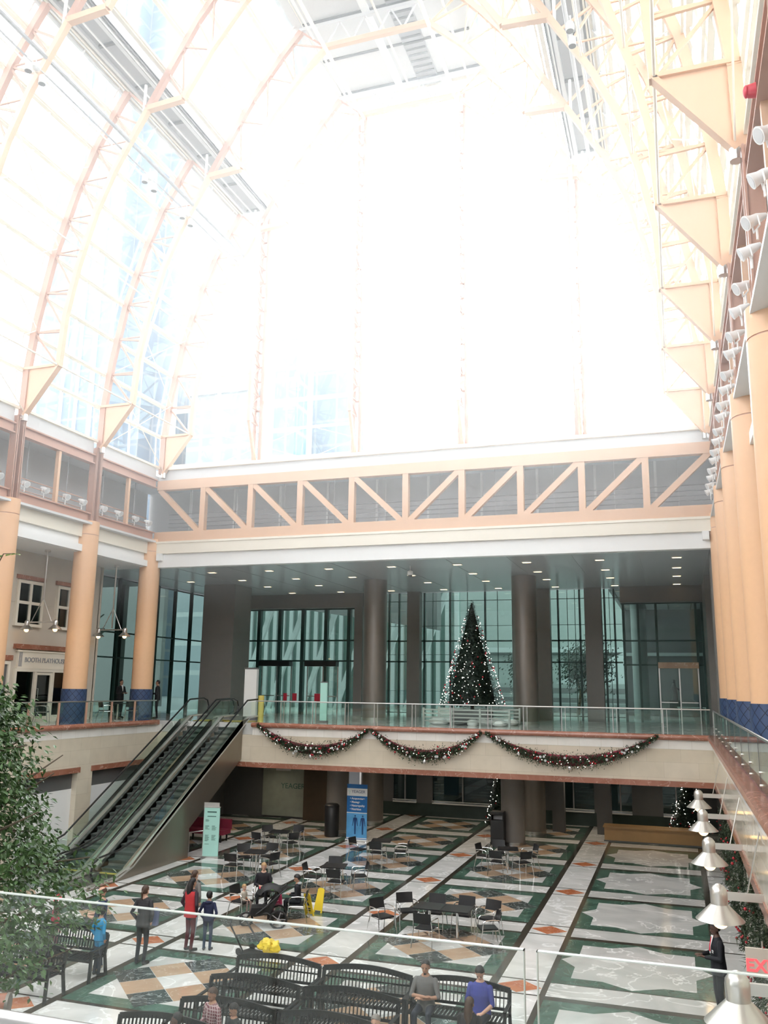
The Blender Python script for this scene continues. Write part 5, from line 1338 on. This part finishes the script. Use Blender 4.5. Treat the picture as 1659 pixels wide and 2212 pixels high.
b.tube([(-.26,.55,1.0),(.26,.55,1.0)], .022, 6); b.tube([(-.30,.35,.22),(.30,.35,.22)], .02, 6); b.build('chassis', BLACKM, t)
b = MB(); b.prism([(-.42,.36),(-.30,.28),(.12,.34),(.38,.82),(.30,.86),(.05,.50),(-.38,.50)], 'x', -.23, .23); b.build('seat', BLACKP, t)
b = MB()
n=8; vs=[]
for i in range(n+1):
    a = PI*.12+PI*.72*i/n
    for x, rr_ in ((-.25,.26),(-.18,.34),(0,.37),(.18,.34),(.25,.26)): vs.append((x, .12-rr_*math.cos(a)*1.1, .72+rr_*math.sin(a)))
b.add(vs, [(i*5+j,i*5+j+1,(i+1)*5+j+1,(i+1)*5+j) for i in range(n) for j in range(4)])
b.build('canopy', BLACKP, t, smooth=True)
b = MB(); b.tube([(-.20,-.14,.86),(0,-.18,.98),(.20,-.14,.86)], .022, 6); b.build('red_trim', REDP, t)
b = MB(); b.box((-.2,.05,.20),(.2,.42,.34)); b.build('basket', BLACKP, t)
b = MB(); b.lathe([(.033,0),(.036,.02),(.036,.15),(.02,.18),(.02,.20)], n=12); o = b.build('water_bottle', plain('lime_green_plastic', (.18,.62,.08), .3), smooth=True); o.location = (-11.12, 23.5, .75); tag(o, 'lime green bottle standing on the family table', 'bottle')

# ------------------------------------------------------------------ people
def capd(P, a, b_):
    a = np.array(a); b_ = np.array(b_); d = b_-a; L = d@d
    tt = np.clip(((P-a)@d)/max(L,1e-9), 0, 1)[:,None]
    return np.linalg.norm(P-(a+tt*d), axis=1)
CLOTH = {}
def cloth(c, rough=.75, var=.15):
    k = tuple(c)
    if k not in CLOTH: CLOTH[k] = plain('cloth_%d' % len(CLOTH), c, rough, var=var, scale=10)
    return CLOTH[k]
SKL = plain('light_skin', (.60,.36,.26), .5, var=.05); SKM = plain('tan_skin', (.42,.23,.15), .5, var=.05); SKD = plain('dark_skin', (.10,.05,.035), .45, var=.05)
HB = plain('black_hair', (.012,.010,.010), .5, var=.2); HBR = plain('brown_hair', (.06,.03,.018), .5, var=.2); HBL = plain('blonde_hair', (.42,.26,.12), .5, var=.2); HG = plain('grey_hair', (.22,.20,.18), .5, var=.2)
EYE = plain('dark_eye', (.01,.01,.01), .2); LIP = plain('lips', (.30,.10,.09), .5)
def person(label, loc, rz, H=1.72, pose='stand', top=(.05,.05,.06), legs=(.03,.03,.04), skin=SKL, hair=HB, hairstyle='short', sleeve='long', shoes=(.015,.015,.015), coat=0.0, headyaw=0.0, headpitch=0.0, child=0.0, vox=.0085, fat=1.0, group=None, cat='person', beard=False):
    t = thing('person', label, cat, loc, math.radians(rz))
    if group: t['group'] = group
    s = H/1.75
    hs = 1.0+.42*child            # relatively larger head for children
    V = lambda x, y, z: Vector((x, y, z))*s
    J = {}
    sit = pose.startswith('sit')
    if not sit:
        pel = .93; J['hip'] = [(-.09,0,pel-.02),(.09,0,pel-.02)]; J['knee'] = [(-.10,-.02,.50),(.10,-.02,.50)]; J['ank'] = [(-.10,.03,.09),(.10,.03,.09)]; J['toe'] = [(-.12,-.13,.035),(.12,-.13,.035)]
        if pose == 'walk': J['knee'] = [(-.10,-.10,.51),(.10,.02,.50)]; J['ank'] = [(-.10,-.10,.10),(.10,.20,.12)]; J['toe'] = [(-.12,-.26,.04),(.12,.05,.04)]
        dz = 0
    else:
        pel = .53/s if True else .53; pel = min(pel, .62)
        J['hip'] = [(-.09,.02,pel),(.09,.02,pel)]; J['knee'] = [(-.13,-.42,pel+.0),(.13,-.42,pel+.0)]; J['ank'] = [(-.13,-.40,max(.09,pel-.44)),(.13,-.40,max(.09,pel-.44))]; J['toe'] = [(-.15,-.56,max(.04,pel-.50)),(.15,-.56,max(.04,pel-.50))]
        dz = pel-.93
    lean = -.03 if sit else 0
    Z = lambda z: z+dz
    sh = [(-.178,lean,Z(1.395)),(.178,lean,Z(1.395))]
    if pose in ('stand', 'walk', 'sit_rest'):
        if sit: el = [(-.24,-.06,Z(1.14)),(.24,-.06,Z(1.14))]; wr = [(-.13,-.28,Z(1.05)),(.13,-.28,Z(1.05))]; hd = [(.45,-.85,-.1),(-.45,-.85,-.1)]
        else: el = [(-.245,.03,Z(1.13)),(.245,.03,Z(1.13))]; wr = [(-.25,-.05,Z(.89)),(.25,-.05,Z(.89))]; hd = [(0,-.2,-1),(0,-.2,-1)]
    elif pose in ('sit_crossed', 'crossed'):
        el = [(-.26,-.10,Z(1.14)),(.26,-.10,Z(1.14))]; wr = [(.02,-.25,Z(1.17)),(-.02,-.22,Z(1.12))]; hd = [(1,.1,.12),(-1,.1,.12)]
    elif pose in ('holdfront', 'sit_hold'):
        el = [(-.25,-.04,Z(1.13)),(.25,-.04,Z(1.13))]; wr = [(-.09,-.28,Z(1.13)),(.09,-.28,Z(1.13))]; hd = [(.35,-.9,.2),(-.35,-.9,.2)]
    elif pose == 'pocket':
        el = [(-.29,.07,Z(1.14)),(.29,.07,Z(1.14))]; wr = [(-.19,-.03,Z(.95)),(.19,-.03,Z(.95))]; hd = [(.2,-.3,-1),(-.2,-.3,-1)]
    segs = []   # (a, b, r, label) label 0 skin 1 top 2 legs 3 shoes
    b = MB()
    def cap(a, c, ra, rb, lab):
        a, c = V(*a), V(*c); ra *= s; rb *= s
        b.tube([a, a*.5+c*.5, c], [ra, (ra+rb)/2, rb], 12); b.ell(a, ra, 12, 8); b.ell(c, rb, 12, 8); segs.append((a, c, (ra+rb)/2, lab))
    def loft(rings, lab):
        n = 20; vs = []
        for (x, y, z, rx, ry) in rings:
            for k in range(n):
                a = 2*PI*k/n; vs.append(V(x+rx*math.cos(a), y+ry*math.sin(a), z))
        fs = [(i*n+k, i*n+(k+1) % n, (i+1)*n+(k+1) % n, (i+1)*n+k) for i in range(len(rings)-1) for k in range(n)]
        fs += [tuple(range(n))[::-1], tuple((len(rings)-1)*n+k for k in range(n))]
        b.add(vs, fs)
    w = fat
    loft([(0,0,Z(.84),.12*w,.09*w),(0,0,Z(.90),.165*w,.115*w),(0,0,Z(1.0),.160*w,.115*w),(0,lean*.3,Z(1.12),.145*w,.105*w),(0,lean*.6,Z(1.27),.168*w,.115*w),(0,lean,Z(1.37),.182,.108),(0,lean,Z(1.43),.155,.092),(0,lean,Z(1.475),.095,.07),(0,lean,Z(1.515),.058,.055)], 1)
    if coat: loft([(0,.01,Z(.93-coat),.185*w,.135*w),(0,.01,Z(.95),.178*w,.13*w),(0,0,Z(1.15),.160*w,.118*w),(0,lean,Z(1.34),.18*w,.118*w)], 1)
    for i in (0, 1):
        cap(J['hip'][i], J['knee'][i], .083*w, .058, 2); cap(J['knee'][i], J['ank'][i], .056, .042, 2); cap((J['ank'][i][0], J['ank'][i][1]+.01, J['ank'][i][2]-.035), J['toe'][i], .045, .036, 3)
        lab = 1
        cap(sh[i], el[i], .055*w**.5, .044, 1); 
        if sleeve == 'long': cap(el[i], tuple(np.array(el[i])*.12+np.array(wr[i])*.88), .046, .038, 1); cap(el[i], wr[i], .030, .026, 0)
        else: cap(el[i], wr[i], .040, .027, 0)
        # hand
        W_ = Vector(wr[i]); d = Vector(hd[i]).normalized(); sx = 1 if i else -1
        n_ = Vector((0,0,1)) if abs(d.z) < .6 else Vector((sx,0,0))
        side = d.cross(n_).normalized(); n_ = side.cross(d).normalized()
        tip = W_+d*.085
        for q in (-1, 0, 1): cap(tuple(W_+side*.012*q), tuple(tip+side*.026*q), .019, .014, 0)
        for q, fl in zip((-1.5,-.5,.5,1.5), (.060,.072,.068,.052)):
            a0 = tip+side*.021*q; a1 = a0+d*fl*.5+side*.004*q-n_*.006; a2 = a1+d*fl*.45-n_*.022
            cap(tuple(a0), tuple(a1), .0095, .0088, 0); cap(tuple(a1), tuple(a2), .0088, .0078, 0)
        inner = side if (side.dot(Vector((-sx,-.3,0))) > 0) else -side
        a0 = W_+d*.025+inner*.025; a1 = a0+inner*.030+d*.028; a2 = a1+d*.030+inner*.006
        cap(tuple(a0), tuple(a1), .013, .011, 0); cap(tuple(a1), tuple(a2), .011, .0095, 0)
    hz = Z(1.62)+.03*child
    cap((0,lean+.005,Z(1.45)), (0,lean-.005,Z(1.55)), .052, .050, 0)
    hc = Vector((0, lean-.02, hz)); Rh = Matrix.Rotation(math.radians(headyaw), 3, 'Z') @ Matrix.Rotation(math.radians(-headpitch), 3, 'X')
    def HP(x, y, z): return (hc+Rh @ (Vector((x, y, z))*hs))*s
    def hell(c, r, lab=0, bb=None):
        (bb or b).ell(HP(*c), tuple(q*s*hs for q in r), 18, 12, rot=Rh)
    hell((0,.012,.025), (.076,.092,.092)); hell((0,-.018,-.035), (.060,.070,.075)); hell((0,-.045,-.080), (.032,.030,.028))
    hell((0,-.092,-.015), (.012,.018,.024)); hell((0,-.098,-.028), (.016,.013,.011)); hell((.078,.01,-.01), (.010,.018,.030)); hell((-.078,.01,-.01), (.010,.018,.030))
    segs.append((HP(0,0,.02), HP(0,-.02,-.06), .085*s*hs, 0))
    me = b.mesh('person_body'); o = bpy.data.objects.new('body', me); COL.objects.link(o)
    md = o.modifiers.new('r', 'REMESH'); md.mode = 'VOXEL'; md.voxel_size = vox*max(.7, s); md.use_smooth_shade = True
    sm = o.modifiers.new('s', 'SMOOTH'); sm.factor = .5; sm.iterations = 1
    dg = bpy.context.evaluated_depsgraph_get(); me2 = bpy.data.meshes.new_from_object(o.evaluated_get(dg)); o.modifiers.clear(); o.data = me2; bpy.data.meshes.remove(me)
    me2.materials.clear()
    for m in (skin, cloth(top), cloth(legs), plain_shoe(shoes)): me2.materials.append(m)
    n = len(me2.polygons); C = np.empty(n*3); me2.polygons.foreach_get('center', C); C = C.reshape(-1, 3)
    best = np.full(n, 9.0); L = np.zeros(n, int)
    tors = [(V(0,0,Z(.98)), V(0,lean,Z(1.30)), .15*s*w, 1), (V(-.12,lean,Z(1.38)), V(.12,lean,Z(1.38)), .085*s, 1), (V(-.06,0,Z(.90)), V(.06,0,Z(.90)), .105*s*w, 2)]
    if coat: tors = tors[:2]+[(V(0,0,Z(.93-coat)), V(0,0,Z(1.1)), .19*s*w, 1)]
    for a, c, r_, lab in segs+tors:
        dd = capd(C, a, c)-r_
        k = dd < best; best[k] = dd[k]; L[k] = lab
    if coat: zc_ = Z(.93-coat)*s; k = (C[:,2] > zc_) & (L == 2) & (C[:,2] < Z(1.1)*s); L[k] = 1
    if sleeve == 'short':
        pass
    me2.polygons.foreach_set('material_index', L.astype(np.int32)); me2.polygons.foreach_set('use_smooth', [True]*n); me2.update()
    o.parent = t
    # face
    for sx in (-1, 1):
        e = MB(); e.ell(HP(sx*.030,-.083,.005), (.0095*s*hs,.006*s*hs,.006*s*hs), 8, 6); e.build('eye', EYE, t)
        e = MB(); e.ell(HP(sx*.030,-.086,.022), (.016*s*hs,.005*s*hs,.004*s*hs), 8, 6); e.build('eyebrow', hair, t)
    e = MB(); e.ell(HP(0,-.086,-.055), (.020*s*hs,.008*s*hs,.006*s*hs), 10, 6); e.build('mouth', LIP, t)
    # hair
    if hairstyle != 'none':
        h = MB(); h.ell((0,0,0), 1.0, 28, 18); vs = []; fs = []
        base = np.array(h.v); 
        def keep(p):
            x, y, z = p
            if hairstyle == 'bald': return z < .42 and z > -.45 and y > -.15
            return (z > .30 - .75*(y+.35) if y < .25 else z > -.72)
        cen = [tuple(np.mean([base[i] for i in f], axis=0)) for f in h.f]
        hm = MB(); R_ = (.088,.106,.106)
        for sc in (1.0,):
            for f, c in zip(h.f, cen):
                if keep(c):
                    outer = [HP(base[i][0]*R_[0], .014+base[i][1]*R_[1], .030+base[i][2]*R_[2]) for i in f]
                    inner = [HP(base[i][0]*R_[0]*.86, .014+base[i][1]*R_[1]*.86, .028+base[i][2]*R_[2]*.86) for i in f]
                    k = len(f); hm.add(outer+inner, [tuple(range(k)), tuple(range(k, 2*k))[::-1]]+[(q, (q+1) % k, (q+1) % k+k, q+k) for q in range(k)])
        if hairstyle == 'long': hm.tube([HP(0,.06,.04), HP(0,.095,-.06), HP(0,.10,-.20), HP(0,.09,-.34)], [.07*s,.085*s,.085*s,.04*s], 12)
        if hairstyle == 'ponytail': hm.tube([HP(0,.10,.02), HP(0,.14,-.02), HP(0,.13,-.18)], [.03*s,.032*s,.01*s], 8)
        if hairstyle == 'bun': hm.ell(HP(0,.10,.07), .035*s, 10, 8)
        hm.build('hair', hair, t, smooth=True, fix=True)
    if beard:
        e = MB(); e.ell(HP(0,-.075,-.092), (.026*s,.014*s,.016*s), 8, 6); e.build('goatee', hair, t)
    t['_s'] = s
    del t['_s']
    return t, HP, V, Z, s
SHOES = {}
CLOTH[(.22,.09,.10)] = gridmat('plaid_cloth', (.20,.07,.085), (.50,.38,.38), .045, .05, .28, .8)
def plain_shoe(c):
    k = tuple(c)
    if k not in SHOES: SHOES[k] = plain('shoe_leather_%d' % len(SHOES), c, .4)
    return SHOES[k]

# 180 rz faces away from the viewer
person('balding man in a navy polo shirt and dark trousers standing beside the escalator foot', (-12.85, 18.05, 0), -75, 1.78, 'holdfront', top=(.015,.03,.085), legs=(.03,.045,.08), skin=SKL, hair=HBR, hairstyle='bald', sleeve='short', shoes=(.25,.2,.15), headpitch=-25)
r = person('child in a bright blue puffer sleeve jacket standing close to the balding man', (-12.62, 17.72, 0), 160, 1.42, 'pocket', top=(.02,.25,.48), legs=(.03,.035,.05), skin=SKM, hair=HB, hairstyle='short', child=.35, coat=.02, headyaw=60)
v = MB(); 
r2 = person('woman with tied hair in a black jacket and jeans standing alone, seen from behind', (-12.18, 18.75, 0), 178, 1.72, 'pocket', top=(.03,.03,.032), legs=(.015,.017,.025), hair=HBR, hairstyle='ponytail', coat=.10)
b = MB(); b.prism([(-.05,-.02),(.06,-.02),(.075,.34),(-.03,.36)], 'y', -.05, .05); o = b.build('shoulder_bag', cloth((.12,.15,.28))); o.location = (-11.93, 18.86, .86); tag(o, 'faded blue fabric bag hanging at the lone woman\'s right side', 'bag')
person('young woman in a grey jacket and light jeans standing left of the red jacket', (-12.15, 20.95, 0), 165, 1.66, 'pocket', top=(.16,.15,.14), legs=(.38,.45,.52), shoes=(.7,.7,.7), hair=HBR, hairstyle='ponytail', coat=.04)
rj, HP, V, Z, s = person('long haired woman in a bright red jacket and maroon trousers, seen from behind', (-11.68, 20.05, 0), 160, 1.68, 'pocket', top=(.035,.02,.03), legs=(.10,.012,.02), hair=HB, hairstyle='long', coat=.02, skin=SKM)
b = MB(); n_ = 24; R3 = [(.82,.20,.15),(.95,.19,.145),(1.12,.175,.135),(1.28,.195,.14),(1.38,.205,.13),(1.44,.16,.10)]
b.add([(rx*s*math.cos(PI*2*k/n_), (.01+ry*math.sin(PI*2*k/n_))*s, z*s) for z, rx, ry in R3 for k in range(n_)], [(i*n_+k, i*n_+(k+1)%n_, (i+1)*n_+(k+1)%n_, (i+1)*n_+k) for i in range(5) for k in range(n_)])
b.build('red_sleeveless_coat', cloth((.50,.03,.035)), rj, smooth=True)
rj2, HP, V, Z, s = person('boy in a navy hooded jacket and jeans standing right of the red jacket', (-11.30, 20.25, 0), 190, 1.34, 'pocket', top=(.015,.02,.06), legs=(.04,.06,.11), hair=HB, hairstyle='short', child=.4, coat=.04, skin=SKM, shoes=(.05,.05,.05))
b = MB(); b.ell((0,.08*s,1.45*s), (.12*s,.07*s,.05*s), 12, 8); b.build('hood', cloth((.015,.02,.06)), rj2, smooth=True)
st, HP, V, Z, s = person('child in a red and white Santa hat sitting behind the left bench', (-14.45, 18.5, 0), 150, 1.25, 'stand', top=(.5,.06,.1), legs=(.2,.1,.1), hair=HBR, hairstyle='long', child=.5, headyaw=50)
b = MB(); b.lathe([(.105,0),(.10,.05),(.075,.12),(.03,.17),(.005,.19)], tuple(HP(0,.0,.045)), 16); b.build('santa_hat', REDP, st, smooth=True)
b = MB(); c = HP(0,0,.05); pts = [(c[0]+.105*math.cos(a), c[1]+.11*math.sin(a), c[2]) for a in np.linspace(0,2*PI,17)]; b.tube(pts, .028, 8); b.ell((c[0]-.12,c[1]+.02,c[2]+.03), .035, 10, 8); b.build('fur_trim', WHITE, st, smooth=True)

person('blonde mother in a black coat seated at the family table looking at her phone', (-11.75, 24.2, 0), 20, 1.68, 'sit_hold', top=(.015,.013,.018), legs=(.02,.02,.025), hair=HBL, hairstyle='short', headpitch=-22, coat=.0)
person('fair haired toddler in a light top on the left chair of the family table', (-11.9, 23.25, .10), 75, .92, 'sit_rest', top=(.55,.50,.42), legs=(.28,.2,.18), hair=HBL, hairstyle='short', child=.8, headpitch=-15)
kd, HP, V, Z, s = person('boy in a black jacket with a grey hood seated right of the stroller', (-10.35, 23.55, 0), -75, 1.45, 'sit_hold', top=(.015,.015,.02), legs=(.02,.025,.03), hair=HB, hairstyle='short', child=.3, skin=SKM, headpitch=-25)
b = MB(); b.ell((0,.035*s,Z(1.49)*s), (.11*s,.085*s,.045*s), 14, 8); b.build('grey_hood', cloth((.42,.43,.43)), kd, smooth=True)
person('small child in a pink top half hidden by the stroller', (-10.75, 23.25, .16), -60, .85, 'sit_rest', top=(.55,.05,.14), legs=(.3,.1,.15), hair=HBR, hairstyle='short', child=.8)

person('man in a grey short sleeved shirt with arms crossed seated on the right bench', (-4.78, 16.98, 0), 4, 1.76, 'sit_crossed', top=(.17,.165,.16), legs=(.03,.035,.05), skin=SKM, hair=HB, hairstyle='short', sleeve='short', beard=True, headpitch=-8, fat=1.08)
person('man in a blue short sleeved shirt looking down, seated on the right bench', (-3.72, 16.95, 0), -8, 1.80, 'sit_rest', top=(.055,.07,.32), legs=(.03,.035,.05), skin=SKL, hair=HB, hairstyle='short', sleeve='short', headpitch=-38, headyaw=12, fat=1.15)
person('dark long haired person in front of the man in blue, seen from behind', (-3.62, 15.55, 0), 175, 1.55, 'sit_rest', top=(.02,.018,.02), legs=(.02,.02,.03), skin=SKM, hair=HBR, hairstyle='long')
person('boy in a blue and red top on the nearest left bench, looking left', (-7.92, 13.40, 0), -55, 1.42, 'sit_rest', top=(.03,.12,.42), legs=(.03,.03,.05), skin=SKD, hair=HB, hairstyle='short', child=.3, headyaw=-10)
person('person in a plaid maroon shirt on the third row bench', (-7.85, 14.42, 0), -25, 1.60, 'sit_hold', top=(.22,.09,.10), legs=(.04,.04,.06), skin=SKM, hair=HBR, hairstyle='short', headpitch=-20)
person('dark haired child leaning beside the person in the plaid shirt', (-7.42, 14.38, 0), -15, 1.30, 'sit_rest', top=(.03,.035,.035), legs=(.03,.03,.04), skin=SKM, hair=HB, hairstyle='short', child=.4, headpitch=-30, headyaw=-20)
person('grey haired person whose head just shows at the bottom edge', (-4.85, 14.3, 0), 0, 1.55, 'sit_rest', top=(.2,.19,.17), legs=(.04,.04,.05), skin=SKL, hair=HG, hairstyle='short', headpitch=-10)
gd, HP, V, Z, s = person('security man in a black suit and red tie standing under the right lamps', (.50, 19.9, 0), -72, 1.82, 'holdfront', top=(.010,.011,.016), legs=(.012,.013,.02), skin=SKD, hair=HB, hairstyle='short', coat=.12, headpitch=-15, fat=1.08)
def vneck(P, m, nm, w0, w1, zt, zb, off):
    b = MB(); ys = lambda z: -(.062+.062*min(1, max(0, (1.52-z)/.22)))-off
    pts = []
    for i in range(6):
        z = zt+(zb-zt)*i/5; hw = w0+(w1-w0)*i/5; pts += [(-hw*P[1], (ys(z)-.012)*P[1], z*P[1]), (0, (ys(z)-.024)*P[1], z*P[1]), (hw*P[1], (ys(z)-.012)*P[1], z*P[1]), (0, (ys(z)+.02)*P[1], z*P[1])]
    b.add(pts, [(i*4+j, i*4+(j+1)%4, i*4+4+(j+1)%4, i*4+4+j) for i in range(5) for j in range(4)]+[(0,1,2,3),(20,21,22,23)]); b.build(nm, m, P[0], smooth=True)
vneck((gd, s), WHITE, 'shirt_front', .055, .012, 1.50, 1.18, .004); vneck((gd, s), REDP, 'necktie', .016, .024, 1.48, 1.22, .010)
b = MB(); b.box((.08,-.140,1.29),(.15,-.132,1.31)); b.box((.085,-.140,1.26),(.145,-.132,1.275)); b.build('chest_badge', WHITE, gd)
for i, (x, y, rz_) in enumerate(((-25.05, 35.4, 75), (-23.35, 35.9, -60))):
    u, HP, V, Z, s = person(['man in a dark suit standing on the left balcony by the glass wall', 'man in a dark suit with folded hands beside the far left column'][i], (x, y, 4.8), rz_, 1.78, 'holdfront', top=(.012,.012,.014), legs=(.012,.012,.014), skin=SKM, hair=HB, hairstyle='short', coat=.10)
    vneck((u, s), WHITE, 'shirt_front', .05, .01, 1.50, 1.22, .004)

# ------------------------------------------------------------------ haze volume added to the upper hall to imitate window glare
if HAZE > 0:
    b = MB(); b.box((-22.4, -3, 8.6), (1.2, 33.6, 29.15))
    m = bpy.data.materials.new('glare_haze'); m.use_nodes = True; nt = m.node_tree; nt.nodes.clear()
    o_ = nt.nodes.new('ShaderNodeOutputMaterial'); v_ = nt.nodes.new('ShaderNodeVolumeScatter')
    v_.inputs['Density'].default_value = HAZE; v_.inputs['Anisotropy'].default_value = .66; v_.inputs['Color'].default_value = (1, .99, .98, 1)
    nt.links.new(v_.outputs[0], o_.inputs['Volume'])
    o = b.build('haze', m); o['kind'] = 'stuff'; o['label'] = 'added haze volume imitating window glare in the upper hall'; o['category'] = 'haze'
